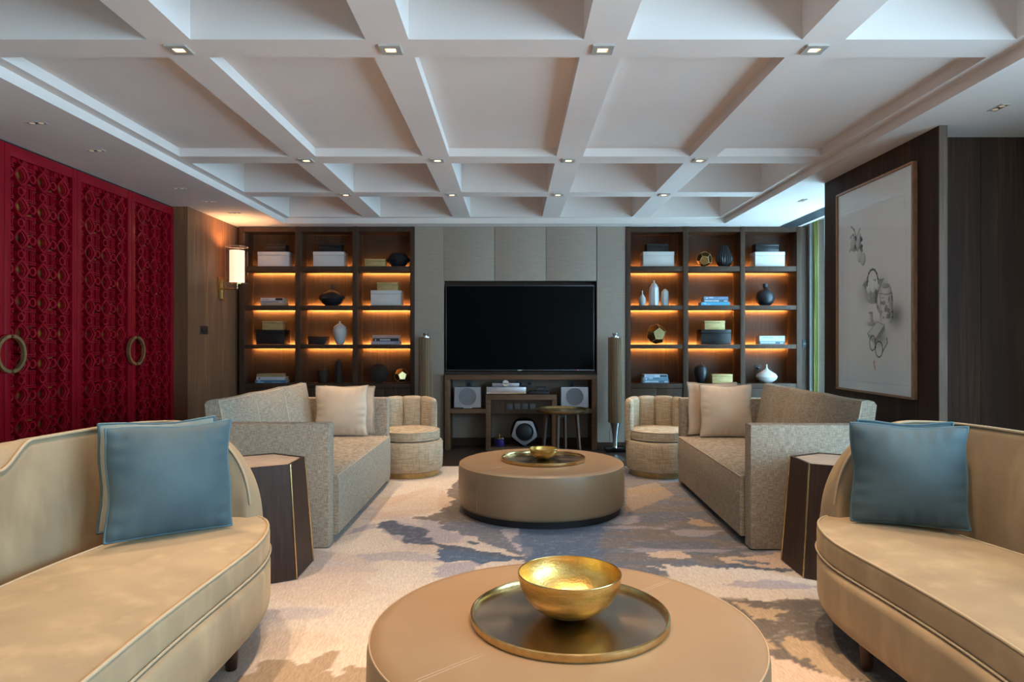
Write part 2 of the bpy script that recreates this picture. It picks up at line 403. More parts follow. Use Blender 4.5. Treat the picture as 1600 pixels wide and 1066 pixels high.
# ------------------------------------------------------------------ bookcases
SHELF_Z = [(2.036, 2.094), (1.597, 1.645), (1.148, 1.196), (.694, .748)]
YF, YB = 7.83, 8.10
def bookcase(posts, label, right_end=None):
    t = thing('bookcase', label, 'bookcase', (0, YF, 0), group='built-in bookcases beside the television')
    x0, x1 = posts[0][0], posts[-1][1]
    bx('back_panel', M['wood'], (x0, x1, YB - YF, YB - YF + .018, .0, 2.55), t)
    for a, b in posts: bx('upright', M['wood'], (a, b, -.006, YB - YF, 0, 2.547), t, bev=.0015)
    for (a, b), (d, e) in zip(posts[:-1], posts[1:]):
        bx('top_rail', M['wood'], (b, d, 0, YB - YF, 2.49, 2.545), t)
        for k, (z0, z1) in enumerate(SHELF_Z):
            s = bx('shelf', M['wood'], (b, d, 0, (.24 if k < 3 else YB - YF), z0, z1), t, bev=.001)
            if k < 3:
                bx('led_strip', M['led'], (b + .02, d - .02, .2405, .2435, (z0 + z1) / 2 - .012, (z0 + z1) / 2 + .012), s)
        n = 2
        for q in range(n):
            u0 = b + (d - b) / n * q; u1 = b + (d - b) / n * (q + 1)
            bx('cupboard_door', M['wood'], (u0 + .002, u1 - .002, .004, .024, .10, .69), t, bev=.001)
        bx('plinth', M['gap'], (b, d, .03, .05, 0, .10), t)
    return t
Lp = [(-3.145, -3.08), (-2.50, -2.442), (-1.843, -1.785), (-1.182, -1.132)]
Rp = [(1.289, 1.345), (1.948, 2.006), (2.605, 2.658), (3.249, 3.307)]
bookcase(Lp, 'lit dark oak bookcase with gold boxes, beside the wood wall with the sconce')
bookcase(Rp, 'lit dark oak bookcase next to the window and green curtain')
ep = struct(bx('trim_1', M['wood'], (3.307, 3.386, 7.85, 8.12, 0, 2.55)))
struct(bx('trim_2', mat('grey_reveal', c(104, 96, 90), .7), (3.386, 3.437, 7.80, 8.12, 0, 2.6)))

# ------------------------------------------------------------------ objects on the shelves
def lidded(x0, x1, z0, h, m, label, group, name='lidded_box', d=.19, yf=7.87, cat='box', lidh=.24):
    t = thing(name, label, cat, ((x0 + x1) / 2, yf, z0), group=group)
    hw = (x1 - x0) / 2
    bx('body', m, (-hw + .002, hw - .002, .002, d - .002, 0, h * (1 - lidh) - .002), t, bev=.002)
    bx('lid', m, (-hw, hw, 0, d, h * (1 - lidh), h), t, bev=.003)
    return t
def vase(px0, px1, z0, h, prof, m, label, group, y=7.96, n=40, ripple=None, name='vase', angle=45, neckmat=None):
    x0, x1 = X_at(px0, y), X_at(px1, y); r = (x1 - x0) / 2
    t = thing(name, label, 'vase', ((x0 + x1) / 2, y, z0), group=group)
    k = next((i for i in range(len(prof)) if i > len(prof) // 2 and prof[i][0] < .22), len(prof) - 2)
    body = prof[:k + 1]; neck = prof[k:]
    MB().lathe([(.001, 0)] + [(p[0] * r, p[1] * h) for p in body] + ([(.001, body[-1][1] * h)] if len(neck) < 2 else []), n=n, ripple=ripple).build('body', m, t, angle=angle)
    if len(neck) >= 2:
        rr = neck[-1][0] * r
        MB().lathe([(p[0] * r, p[1] * h) for p in neck] + [(rr * .6, neck[-1][1] * h), (rr * .5, neck[-1][1] * h - .01)], n=24).build('neck', neckmat or m, t)
    return t
def lp(x): return 360 + x / 3.5533
def rp(x): return 960 + x / 3.5529
Y8 = 7.87
def lx(x): return X_at(lp(x), Y8)
def rx(x): return X_at(rp(x), Y8)
S1, S2, S3, S4 = (a[1] + .0012 for a in SHELF_Z)
GB, GG, GV, GBK, GD = 'white lidded boxes on the shelves', 'gold boxes on the shelves', 'vases on the shelves', 'books stacked on the shelves', 'gold dodecahedra on the shelves'
GK = 'black boxes on the shelves'
K = 3.5533 * 1067 / Y8
lidded(lx(150), lx(325), S1, 82 / K, M['whitebox'], 'white lidded box on the top shelf nearest the wall sconce', GB)
lidded(lx(182), lx(303), S1 + 82 / K, 43 / K, M['blackbox'], 'small black box on the white box nearest the wall sconce', GK, d=.13, yf=7.9)
lidded(lx(458), lx(630), S1, 83 / K, M['whitebox'], 'white lidded box on the top shelf, middle bay of the sconce bookcase', GB)
lidded(lx(488), lx(612), S1 + 83 / K, 45 / K, M['blackbox'], 'small black box on the white box, middle bay of the sconce bookcase', GK, d=.13, yf=7.9)
lidded(lx(743), lx(860), S1, 42 / K, M['goldbox'], 'flat gold box beside the faceted black vase on the top shelf', GG, d=.12)
vase(lp(863), lp(998), S1, 78 / K, [(.5, 0), (.52, .01), (1, .48), (.55, .98), (.5, 1.0)], M['vase_black'], 'wide faceted black vase beside the flat gold box', GV, n=8, angle=0, y=7.95)
vase(lp(490), lp(638), S2, 118 / K, [(.42, 0.003), (.45, .01), (.75, .14), (1, .33), (.93, .44), (.6, .62), (.2, .74), (.09, .78), (.085, .95), (.11, 1)], M['vase_black'], 'squat black ceramic pot with a thin neck, second shelf', GV, y=7.94)
lidded(lx(778), lx(948), S2, 84 / K, M['whitebox'], 'white lidded box with a gold box on top, second shelf', GB)
lidded(lx(810), lx(928), S2 + 84 / K, 46 / K, M['goldbox'], 'gold box on top of the white box beside the tan wall', GG, d=.13, yf=7.9)
lidded(lx(140), lx(300), S3, 81 / K, M['blackbox'], 'large black box under a gold box, below the wall sconce', GK, d=.2)
lidded(lx(170), lx(285), S3 + 81 / K, 49 / K, M['goldbox'], 'gold box on the large black box below the wall sconce', GG, d=.13, yf=7.9)
lidded(lx(430), lx(532), S3, 45 / K, M['blackbox'], 'small low black box beside the slender white vase', GK, d=.14)
vase(lp(568), lp(648), S3, 130 / K, [(.42, 0), (.45, .01), (.66, .12), (.92, .42), (1, .6), (.86, .76), (.45, .86), (.2, .9), (.13, .94), (.15, 1)], M['vase_white'], 'slender white vase with a short spout, third shelf', GV)
vase(lp(485), lp(545), S4, 88 / K, [(.85, 0), (.9, .02), (1, .5), (.95, .8), (.6, .88), (.2, .9), (.17, .95), (.2, 1)], M['vase_brown'], 'short brown stoneware vase on the lowest shelf', GV)
vase(lp(575), lp(625), S4, 135 / K, [(.95, 0), (1, .02), (.96, .4), (.8, .75), (.5, .88), (.2, .93), (.17, .96), (.2, 1)], M['vase_brown'], 'tall tapering brown stoneware vase on the lowest shelf', GV, n=8, angle=20)
# flat disc vase
t = thing('disc_vase', 'round dark flat-sided disc vase on the lowest shelf', 'vase', (X_at(lp(826), 7.96), 7.96, S4), group=GV)
rr = 51 / 3.5533 * 7.96 / 1067
MB().lathe([(.001, -.04), (rr * .7, -.036), (rr, -.012), (rr, .012), (rr * .7, .036), (.001, .04)], n=40).build('body', M['vase_brown'], t, (0, 0, rr * 1.03), (R(90), 0, R(8)))
bx('foot', M['vase_brown'], (-rr * .4, rr * .4, -.02, .02, 0, .012), t, bev=.002)

def dodeca(px, y, z0, size, label, rz=0):
    g = (1 + 5 ** .5) / 2
    V = [(sx, sy, sz) for sx in (-1, 1) for sy in (-1, 1) for sz in (-1, 1)]
    for s1 in (-1, 1):
        for s2 in (-1, 1): V += [(0, s1 / g, s2 * g), (s1 / g, s2 * g, 0), (s1 * g, 0, s2 / g)]
    b = bmesh.new()
    nrm = Vector((0, 1, g)).normalized(); q = nrm.rotation_difference(Vector((0, 0, -1)))
    for v in V: b.verts.new(q @ Vector(v) * size / 2 / 1.732)
    bmesh.ops.convex_hull(b, input=b.verts[:]); bmesh.ops.dissolve_limit(b, angle_limit=.02, verts=b.verts[:], edges=b.edges[:])
    zmin = min(v.co.z for v in b.verts)
    for v in b.verts: v.co.z -= zmin - .004
    edges_ = [(e.verts[0].co.copy(), e.verts[1].co.copy()) for e in b.edges]
    t = thing('dodecahedron', label, 'ornament', (X_at(px, y), y, z0), rz, GD)
    m = MB(); m._merge(b); m.build('faces', M['brass'], t, angle=0)
    e = MB()
    for a, d in edges_: e.tube([a, d], .0022, n=5)
    e.build('edges', M['goldbox'], t)
dodeca(lp(949), 7.95, S4, .165, 'gold dodecahedron beside the dark disc vase', R(20))
dodeca(rp(499), 7.95, S1, .18, 'gold dodecahedron beside the pleated black vase', R(50))
dodeca(rp(233), 7.95, S3, .235, 'largest gold dodecahedron, alone on the third shelf beside the tan wall', R(10))
# right bookcase
lidded(rx(160), rx(333), S1, 83 / K, M['whitebox'], 'white lidded box on the top shelf nearest the tan wall', GB)
lidded(rx(183), rx(302), S1 + 83 / K, 47 / K, M['blackbox'], 'small black box on the white box nearest the tan wall', GK, d=.13, yf=7.9)
vase(rp(562), rp(658), S1, 123 / K, [(.5, 0), (.55, .02), (.8, .16), (1, .36), (.92, .5), (.6, .78), (.42, .97), (.4, 1)], M['vase_black'], 'pleated black vase beside the gold dodecahedron', GV, n=96, ripple=(24, .045), angle=60)
lidded(rx(782), rx(948), S1, 82 / K, M['whitebox'], 'white lidded box on the top shelf nearest the window', GB)
lidded(rx(790), rx(920), S1 + 82 / K, 45 / K, M['blackbox'], 'small black box on the white box nearest the window', GK, d=.13, yf=7.9)
vase(rp(135), rp(175), S2, 86 / K, [(.75, 0), (.8, .02), (1, .3), (.9, .5), (.4, .7), (.2, .78), (.16, .95), (.22, 1)], M['vase_white'], 'smallest white bottle vase of the three, with a thin neck', GV)
vase(rp(192), rp(248), S2, 143 / K, [(.95, 0), (1, .02), (.98, .5), (.9, .72), (.5, .86), (.2, .9), (.14, .97), (.17, 1)], M['vase_white'], 'tallest white bottle vase of the three', GV, n=8, angle=20)
vase(rp(260), rp(302), S2, 95 / K, [(.96, 0), (1, .02), (.99, .6), (.92, .84), (.4, .97), (.2, .98), (.16, .99), (.15, 1)], M['vase_white'], 'straight white vase with sloped shoulders beside the tallest one', GV, n=6, angle=20)
vase(rp(787), rp(888), S2, 123 / K, [(.35, 0), (.5, .01), (.85, .14), (1, .36), (.88, .58), (.5, .74), (.28, .8), (.26, .82), (.21, .84), (.26, .86), (.26, 1)], M['vase_black'], 'round black bottle vase, second shelf nearest the window', GV)
lidded(rx(482), rx(648), S3, 82 / K, M['blackbox'], 'large black box under a gold box, middle bay of the window bookcase', GK, d=.2)
lidded(rx(505), rx(620), S3 + 82 / K, 50 / K, M['goldbox'], 'gold box on the large black box of the window bookcase', GG, d=.13, yf=7.9)
vase(rp(443), rp(518), S4, 115 / K, [(.5, 0), (.55, .01), (.85, .25), (1, .55), (.9, .74), (.5, .87), (.2, .9), (.12, .92), (.12, .97), (.18, 1)], M['vase_black'], 'egg-shaped black vase with a tiny neck, lowest shelf', GV)
lidded(rx(543), rx(658), S4, 50 / K, M['goldbox'], 'gold box beside the egg-shaped black vase', GG, d=.13)
vase(rp(788), rp(903), S4, 103 / K, [(.4, 0), (.5, .01), (.9, .2), (1, .34), (.85, .48), (.4, .64), (.16, .74), (.08, .82), (.07, .97), (.09, 1)], M['vase_white'], 'low onion-shaped white vase on the lowest shelf near the window', GV)

def book(x0, x1, z0, h, rgb, label, yf=7.875, d=.15, marks=(), rz=0):
    t = thing('book', label, 'book', ((x0 + x1) / 2, yf, z0), rz, GBK)
    hw = (x1 - x0) / 2; m = book_mat(rgb); q = .0028
    MB().box(-hw, hw, 0, d, 0, q).box(-hw, hw, 0, d, h - q, h).box(-hw, hw, 0, q, q, h - q).build('cover', m, t, angle=0)
    bx('pages', M['paper'], (-hw + .004, hw - .004, q, d - .003, q, h - q), t)
    for a, b_, lo, hi_, rgb2 in marks:
        mb = MB()
        if b_ - a > .12:
            n = max(3, int((b_ - a) / .035)); rnd = random.Random(int(a * 997) + int(z0 * 313))
            p = a
            while p < b_ - .008:
                wv = rnd.uniform(.016, .045); e = min(p + wv, b_)
                mb.box(-hw + 2 * hw * p, -hw + 2 * hw * e, -.0006, .0004, h * lo, h * hi_); p = e + .012
        else: mb.box(-hw + 2 * hw * a, -hw + 2 * hw * b_, -.0006, .0004, h * lo, h * hi_)
        mb.build('spine_lettering', book_mat(rgb2), t, angle=0)
    return t
def sp(ox, s, x): return X_at(ox + x / s, 7.875)
kz = 1067 / 7.875
def bh(px): return px / 20 / kz
f = lambda x: sp(395, 20, x)
book(f(240), f(985), S2, bh(72), (176, 150, 120), 'tan book at the bottom of the stack below the sconce', marks=((.1, .5, .35, .6, (150, 128, 104)),))
book(f(235), f(980), S2 + bh(72), bh(82), (150, 142, 146), 'grey book in the middle of the stack below the sconce', marks=((.14, .5, .25, .6, (120, 112, 116)), (.78, .9, .3, .6, (214, 196, 186))))
book(f(240), f(950), S2 + bh(154), bh(84), (214, 188, 182), 'pale pink book with a black label, top of its stack', marks=((.06, .4, .3, .62, (176, 104, 104)), (.655, .76, .1, .9, (20, 18, 18)), (.76, .87, .1, .9, (20, 18, 18)), (.87, .975, .1, .9, (20, 18, 18))))
f = lambda x: sp(570, 20, x)
book(f(190), f(1090), S3, bh(95), (160, 160, 172), 'pale grey book at the bottom of its stack beside the tan wall', marks=((.82, .96, .3, .7, (104, 104, 120)),))
book(f(258), f(1055), S3 + bh(95), bh(98), (26, 24, 34), 'black book with white spine lettering, between two pale books', marks=((.07, .12, .2, .6, (210, 210, 220)), (.27, .67, .25, .7, (216, 216, 224))))
book(f(240), f(1065), S3 + bh(193), bh(95), (176, 150, 140), 'dusky pink book on top of the black one', marks=((.05, .15, .4, .6, (130, 106, 100)), (.45, .8, .35, .6, (150, 124, 116))))
f = lambda x: sp(390, 20, x)
book(f(165), f(1130), S4, bh(98), (74, 112, 140), 'blue book at the bottom of the lowest stack by the wood wall', marks=((.07, .3, .15, .45, (190, 204, 214)), (.56, .86, .18, .4, (150, 176, 194)), (.1, .18, .6, .85, (190, 204, 214))))
book(f(210), f(1100), S4 + bh(98), bh(98), (198, 194, 200), 'white book with a dark emblem, above the blue book', marks=((.07, .13, .3, .75, (70, 60, 70)), (.2, .7, .35, .6, (176, 172, 180))))
book(f(215), f(1005), S4 + bh(196), bh(98), (158, 128, 92), 'ochre book on top of the lowest stack by the wood wall', marks=((.22, .58, .25, .5, (190, 160, 124)),))
f = lambda x: sp(1080, 20, x)
book(f(315), f(1215), S2, bh(100), (82, 168, 202), 'bright blue book at the bottom of the second-shelf stack', marks=((.08, .2, .55, .85, (206, 230, 240)), (.12, .33, .2, .42, (206, 230, 240))))
book(f(395), f(1165), S2 + bh(100), bh(88), (76, 94, 112), 'slate book lettered in white on the bright blue book', marks=((.04, .62, .25, .75, (200, 206, 214)), (.82, .95, .25, .65, (210, 214, 220))))
book(f(400), f(1160), S2 + bh(188), bh(88), (112, 132, 158), 'grey-blue book on top of the second-shelf stack', marks=((.1, .14, .2, .7, (226, 230, 236)), (.21, .38, .5, .8, (206, 212, 222)), (.4, .62, .35, .8, (80, 100, 128))))
f = lambda x: sp(1170, 20, x)
book(f(345), f(1125), S3, bh(95), (76, 98, 116), 'slate book lettered in white under the pale green book', marks=((.04, .62, .3, .8, (196, 208, 218)), (.82, .95, .25, .65, (206, 214, 222))))
book(f(340), f(1130), S3 + bh(95), bh(170), (176, 188, 180), 'thick pale green book on the slate book near the window', marks=((.12, .55, .62, .75, (90, 100, 104)), (.75, .95, .62, .78, (110, 122, 130))))
f = lambda x: sp(990, 20, x)
book(f(290), f(1110), S4, bh(85), (88, 108, 122), 'slate book at the bottom of the lowest stack by the tan wall', marks=((.08, .62, .35, .85, (206, 216, 224)), (.82, .95, .3, .8, (206, 216, 224))))
book(f(295), f(1085), S4 + bh(85), bh(95), (104, 138, 156), 'blue-grey book in the middle of the lowest stack by the tan wall', marks=((.1, .16, .25, .7, (216, 226, 232)), (.24, .4, .5, .9, (186, 200, 210)), (.4, .64, .5, .85, (60, 92, 112))))
book(f(340), f(1065), S4 + bh(180), bh(90), (186, 200, 212), 'pale book with a dark blue label, lowest stack by the tan wall', marks=((.08, .42, .3, .65, (120, 126, 160)), (.67, .78, .1, .85, (36, 54, 76)), (.78, .88, .1, .85, (36, 54, 76)), (.88, .98, .1, .85, (36, 54, 76))))

# ------------------------------------------------------------------ sockets and switches
def plate(name, label, cat, loc, rz, wd, ht, m, n=1, group=None, plug=False):
    t = thing(name, label, cat, loc, rz, group)
    bx('plate', m, (-wd / 2, wd / 2, -.008, 0, -ht / 2, ht / 2), t, bev=.002)
    for k in range(n):
        u = -wd / 2 + wd / n * (k + .5)
        bx('rocker', M['black'] if m is not M['black'] else M['blackgloss'], (u - .018, u + .018, -.011, -.008, -.012, .012), t, bev=.001)
    if plug: bx('plug', M['black'], (-.02, .02, -.035, -.011, -.03, .0), t, bev=.003)
    return t
plate('light_switch', 'black two-gang switch on the wood wall below the sconce', 'switch', (XW, 7.015, 1.348), R(90), .17, .085, M['black'], 2)
plate('light_switch', 'small black switch on the dark panel beside the window bookcase', 'switch', (3.345, 7.85, 1.205), 0, .05, .085, M['black'], 1)
plate('wall_socket', 'black socket behind the onion-shaped white vase', 'socket', (X_at(rp(797), 8.09), 8.099, Z_at(575.5, 8.09)), 0, .07, .085, M['black'], 1)
GS = 'sockets behind and in the media console'
for px, lab, pl in ((733, 'grey socket with a black plug above the console speaker beside the barrel chair', True), (813, 'grey socket partly hidden behind the slim receiver on the amplifier', True), (827.5, 'unused grey socket above the black router box', False), (893.5, 'grey socket with a black plug above the speaker near the tower with the chrome stem', True)):
    plate('wall_socket', lab, 'socket', (X_at(px, 8.09), 8.119, Z_at(600, 8.09)), 0, .085, .085, M['alu_face'], 1, GS, pl)

# ------------------------------------------------------------------ media console and what stands on it
YC = 7.74
con = thing('media_console', 'open-fronted oak console in the niche under the television', 'console', (0, YC, 0))
cx = lambda px: X_at(px, YC)
D0 = 8.10 - YC
W_ = M['wood_console']
for a in ((694.7, 702.8), (925, 932.8)): bx('side_panel', W_, (cx(a[0]), cx(a[1]), 0, D0, 0, Z_at(593.5, YC)), con, bev=.001)
bx('top', W_, (cx(694.7), cx(932.8), 0, D0, Z_at(593.5, YC), Z_at(586, YC)), con, bev=.001)
zi1, zi0 = Z_at(617, YC), Z_at(625, YC)
for a in ((759, 766.5), (862.5, 870)): bx('inner_upright', W_, (cx(a[0]), cx(a[1]), -.01, D0, 0, zi0), con, bev=.001)
bx('inner_top', W_, (cx(759), cx(870), -.01, D0, zi0, zi1), con, bev=.001)
zs1, zs0 = Z_at(639.5, YC), Z_at(646, YC)
bx('side_shelf', W_, (cx(702.8), cx(759), 0, D0, zs0, zs1), con)
bx('side_shelf', W_, (cx(870), cx(925), 0, D0, zs0, zs1), con)
bx('socket_panel', M['wood'], (cx(766.5), cx(862.5), .03, .05, Z_at(647, YC), zi0), con)
bx('inner_base', W_, (cx(766.5), cx(862.5), -.01, D0, 0, .035), con)
bx('back_skirting', M['wood'], (cx(702.8), cx(925), D0 - .03, D0, 0, .09), con)
for k, u in enumerate((796.5, 808.2, 820.2, 832.3)):
    bx('socket', mat('grey_socket', c(72, 68, 70), .5), (cx(u - 4.3), cx(u + 4.3), .022, .03, Z_at(640, YC), Z_at(631.5, YC)), con, bev=.001)
def desk_speaker(px0, px1, label):
    y = YC + .05; x0, x1 = X_at(px0, y), X_at(px1, y); hw = (x1 - x0) / 2; h = .245
    t = thing('shelf_speaker', label, 'speaker', ((x0 + x1) / 2, y, zs1 + .001), group='shelf speakers in the media console')
    sec = lambda s: [(-hw * s, 0, .012), (hw * s, 0, .012), (hw * s * .98, .012, h), (-hw * s * .98, .012, h)]
    rings = []
    for yy, s, in ((0, .97), (.01, 1), (.05, 1.0), (.11, .9), (.13, .8)): rings.append([(p[0], p[1] + yy, p[2]) for p in sec(s)])
    MB().loft(rings).build('cabinet', M['alu'], t, angle=30)
    MB().lathe([(.001, 0), (.092, 0), (.097, -.004), (.1, .006)], n=40).build('grille', M['alu_face'], t, (0, .004, .135), (R(90), 0, 0))
    bx('foot', M['chrome'], (-.05, .05, -.01, .06, 0, .012), t, bev=.002)
desk_speaker(709, 752, 'silver square speaker with round grille on the console shelf nearest the sconce bookcase')
desk_speaker(876, 920, 'silver square speaker with round grille behind the brass tray table')
amp = thing('amplifier', 'wide silver audio amplifier lying on the inner box of the console', 'amplifier', (X_at(791, YC), YC + .02, zi1 + .001))
bx('case', M['lens'], (-.225, .225, 0, .25, .006, .085), amp, bev=.004); bx('foot', M['black'], (-.2, -.15, .03, .08, 0, .006), amp); bx('foot', M['black'], (.15, .2, .03, .08, 0, .006), amp)
bx('front_strip', M['chrome'], (-.222, .222, -.004, .002, .01, .026), amp)
rc = thing('receiver', 'slim grey receiver with a round chrome dial on the silver amplifier', 'receiver', (X_at(790, YC), YC + .06, zi1 + .0872))
bx('case', M['alu'], (-.155, .155, 0, .18, 0, .042), rc, bev=.003)
MB().lathe([(.001, -.012), (.028, -.012), (.036, -.004), (.036, .012), (.001, .012)], n=28).build('dial', M['chrome'], rc, (0, -.012, .04), (R(90), 0, 0))
bx('dial_slot', M['black'], (-.03, .03, -.026, -.02, .036, .044), rc)
rt = thing('router_box', 'small black router box beside the silver amplifier', 'router', (X_at(843, YC), YC + .04, zi1 + .001))
bx('case', M['black'], (-.115, .115, 0, .16, 0, .035), rt, bev=.006)
pd = thing('charging_cradle', 'dark purple gadget standing on the black router box', 'gadget', (X_at(846, YC), YC + .06, zi1 + .0372))
MB().box(-.055, .055, 0, .07, 0, .012, bev=.003).box(-.055, -.04, 0, .07, .012, .04).box(.04, .055, 0, .07, .012, .04).build('cradle', mat('dark_purple', c(46, 34, 52), .35), pd)
bx('lid', mat('dark_purple', c(46, 34, 52), .35), (-.06, .06, -.002, .075, .04, .05), pd, bev=.003)

sub = thing('subwoofer', 'black five-sided subwoofer with a silver front ring, inside the console', 'speaker', (X_at(819.3, YC + .02), YC + .02, .036))
def pent(r, k, n=80):          # rounded pentagon with one corner pointing down
    P = []
    for i in range(n):
        a = 2 * PI * i / n; b_ = ((a + PI / 2) % (2 * PI / 5)) - PI / 5
        q = math.cos(PI / 5) / math.cos(b_); q = 1 / ((1 / q) ** 1 * k + (1 - k) / .9) if False else q * k + .91 * (1 - k)
        P.append((r * q * math.cos(a), r * q * math.sin(a)))
    for _ in range(3): P = [((P[i - 1][0] + 2 * P[i][0] + P[(i + 1) % n][0]) / 4, (P[i - 1][1] + 2 * P[i][1] + P[(i + 1) % n][1]) / 4) for i in range(n)]
    return P
pz = .170
rings = [[(a, y, pz + b) for a, b in pent(r, .25)] for r, y in ((.10, -.05), (.150, -.046), (.172, 0), (.176, .06), (.170, .13), (.12, .19), (.06, .2))]
MB().loft(rings).build('body', M['blackgloss'], sub, angle=60)
po = pent(.158, .85); ci = [(math.cos(2 * PI * i / 80), math.sin(2 * PI * i / 80)) for i in range(80)]
MB().loft([[(a, -.049, pz + b) for a, b in po], [(a * .985, -.062, pz + b * .985) for a, b in po], [(a * .104, -.066, pz + b * .104) for a, b in ci], [(a * .098, -.05, pz + b * .098) for a, b in ci]], caps=False).build('front_ring', M['alu'], sub, angle=40)
MB().lathe([(.001, .025), (.05, .022), (.09, 0), (.1, -.008)], n=48).build('cone', M['black'], sub, (0, -.055, pz), (R(90), 0, 0))
MB().lathe([(.06, 0), (.065, .004), (.05, .014), (.03, .02)], n=32).build('foot', M['chrome'], sub, (0, .05, 0))
tin = thing('candle_tin', 'small purple tin with a brass lid and knob at the bottom of the console', 'tin', (X_at(780.3, YC), YC + .05, .036))
MB().lathe([(.001, 0), (.062, 0), (.064, .004), (.064, .088), (.001, .088)], n=36).build('body', M['purple'], tin)
MB().lathe([(.065, .088), (.066, .09), (.066, .1), (.03, .104), (.001, .104)], n=36).build('lid', M['brass'], tin)
MB().lathe([(.008, .104), (.006, .115), (.012, .128), (.01, .14), (.001, .142)], n=16).build('knob', M['brass'], tin)

# television
tv = thing('television', 'large flat black television in the niche above the console', 'television', (X_at(812.3, 7.84), 7.84, 0))
hw = (928.5 - 696) / 2 * 7.84 / 1067; z0, z1 = Z_at(579.8, 7.84), Z_at(445.6, 7.84)
bx('housing', M['black'], (-hw + .004, hw - .004, .012, .07, z0 + .004, z1 - .004), tv)
bx('screen', M['screen'], (-hw + .012, hw - .012, .004, .012, z0 + .016, z1 - .012), tv)
for nm, a in (('bezel_top', (-hw, hw, z1 - .012, z1)), ('bezel_bottom', (-hw, hw, z0, z0 + .016)), ('bezel_side', (-hw, -hw + .012, z0 + .016, z1 - .012)), ('bezel_side', (hw - .012, hw, z0 + .016, z1 - .012))):
    bx(nm, M['bezel'], (a[0], a[1], 0, .02, a[2], a[3]), tv, bev=.002)
bx('badge', M['chrome'], (-.028, .028, -.002, .001, z0 + .006, z0 + .012), tv)
bx('standby_light', mat('red_led', (.5, .01, .01), .4, emit=(1, .05, .03), estr=2), (.66, .67, -.001, .001, z0 + .006, z0 + .011), tv)
bx('mount', M['black'], (-.3, .3, .07, .13, 1.2, 1.6), tv)
struct(bx('trim_3', M['wood'], (-.79, .955, 7.86, 7.97, .862, .882)))
bx('soundbar_ledge', M['black'], (-.785, .95, 7.80, 7.85, .853, .861), con).location = (0, -YC, 0)

# tower speakers
def tower(px, label):
    y = 7.66; t = thing('tower_speaker', label, 'speaker', (X_at(px, y), y, 0), group='tower speakers')
    bx('base_plate', M['blackgloss'], (-.112, .112, -.1, .1, 0, .045), t, bev=.004)
    MB().lathe([(.028, .045), (.024, .06), (.03, .16), (.045, .26), (.062, .325)], n=28).build('stem', M['chrome'], t)
    n = 96
    ring = []
    for k in range(n):
        a = 2 * PI * k / n
        ridge = .0045 * (1 if (k // 2) % 2 else -1) if math.sin(a) < .35 else 0
        ring.append(((.073 + ridge) * math.cos(a), (.073 + ridge) * math.sin(a)))
    MB().prism(ring, .325, 1.275, 'z').build('fluted_front', mat('oak_fins', c(150, 118, 82), .5, col2=c(112, 84, 58), scale=(90, 90, 2)), t, angle=20)
    MB().lathe([(.001, 1.275), (.05, 1.275), (.05, 1.282), (.02, 1.286), (.022, 1.30), (.032, 1.318), (.033, 1.322), (.001, 1.322)], n=28).build('tweeter_lens', M['chrome'], t)
    bx('rear_box', M['black'], (-.05, .05, .07, .085, .33, 1.27), t)
    MB().tube([(-.02, .06, .33), (-.05, .1, .2), (-.04, .12, .05), (-.03, .13, .005)], .003, n=6).build('cable', M['black'], t)
tower(665, 'tall slim fluted oak speaker behind the barrel chair, beside the sconce bookcase')
tower(961, 'tall slim fluted oak speaker on a chrome stem, beside the window bookcase')

# brass tray table
tt = thing('tray_table', 'round brass tray table on dark splayed legs before the console', 'table', (X_at(877, 7.2), 7.2, 0))
MB().lathe([(.001, .49), (.27, .49), (.288, .505), (.295, .522), (.29, .523), (.27, .502), (.001, .500)], n=64).build('tray', M['brass'], tt)
for k in range(4):
    a = PI / 4 + k * PI / 2 + .5
    MB().tube([(.165 * math.cos(a), .165 * math.sin(a), .47), (.2 * math.cos(a), .2 * math.sin(a), 0)], [.022, .018], n=4).build('leg', mat('tray_table_leg', c(74, 52, 40), .6, spec=.2), tt)
for k in range(2):
    a = PI / 4 + k * PI / 2 + .5; u = Vector((math.cos(a), math.sin(a), 0)) * .17; v = Vector((-math.sin(a), math.cos(a), 0)) * .014
    MB().prism([tuple((u + v).xy), tuple((u - v).xy), tuple((-u - v).xy), tuple((-u + v).xy)], .43 + k * .028, .458 + k * .032, 'z').build('cross_rail', M['wood_table'], tt)

# ------------------------------------------------------------------ red lattice doors
LW, PIT, NR = .74, .21, 11
LAT = {}
def ring_mesh(fo, fi, d0, d1, n):
    m = MB(); o = [fo(2 * PI * k / n) for k in range(n)]; i = [fi(2 * PI * k / n) for k in range(n)]
    r = lambda P, x: [(x, p[0], p[1]) for p in P]
    m.loft([r(o, d0), r(o, d1 - .003), r([(a * .97 + b * .03, a2 * .97 + b2 * .03) for (a, a2), (b, b2) in zip(o, i)], d1), r(i, d1 - .002), r(i, d0)], caps=False)
    return m
def sup(r, p):
    return lambda a: (r * math.copysign(abs(math.cos(a)) ** (2 / p), math.cos(a)), r * math.copysign(abs(math.sin(a)) ** (2 / p), math.sin(a)))
dm = ring_mesh(sup(.074, 1.3), sup(.054, 1.35), -.045, 0, 24)
dm2 = ring_mesh(sup(.055, 1.35), sup(.042, 1.7), -.045, -.012, 24)
tmp = dm2.mesh('t', None, 0); dm.bm.from_mesh(tmp); bpy.data.meshes.remove(tmp)
for s_ in (-1, 1):
    dm.box(-.04, -.004, s_ * .07 - .007, s_ * .07 + .007, -.006, .006); dm.box(-.04, -.004, -.006, .006, s_ * .07 - .007, s_ * .07 + .007)
LAT['d'] = dm.mesh('lattice_diamond', M['red'])
LAT['r'] = ring_mesh(sup(.034, 2), sup(.021, 2), -.045, -.002, 16).mesh('lattice_ring', M['red'])
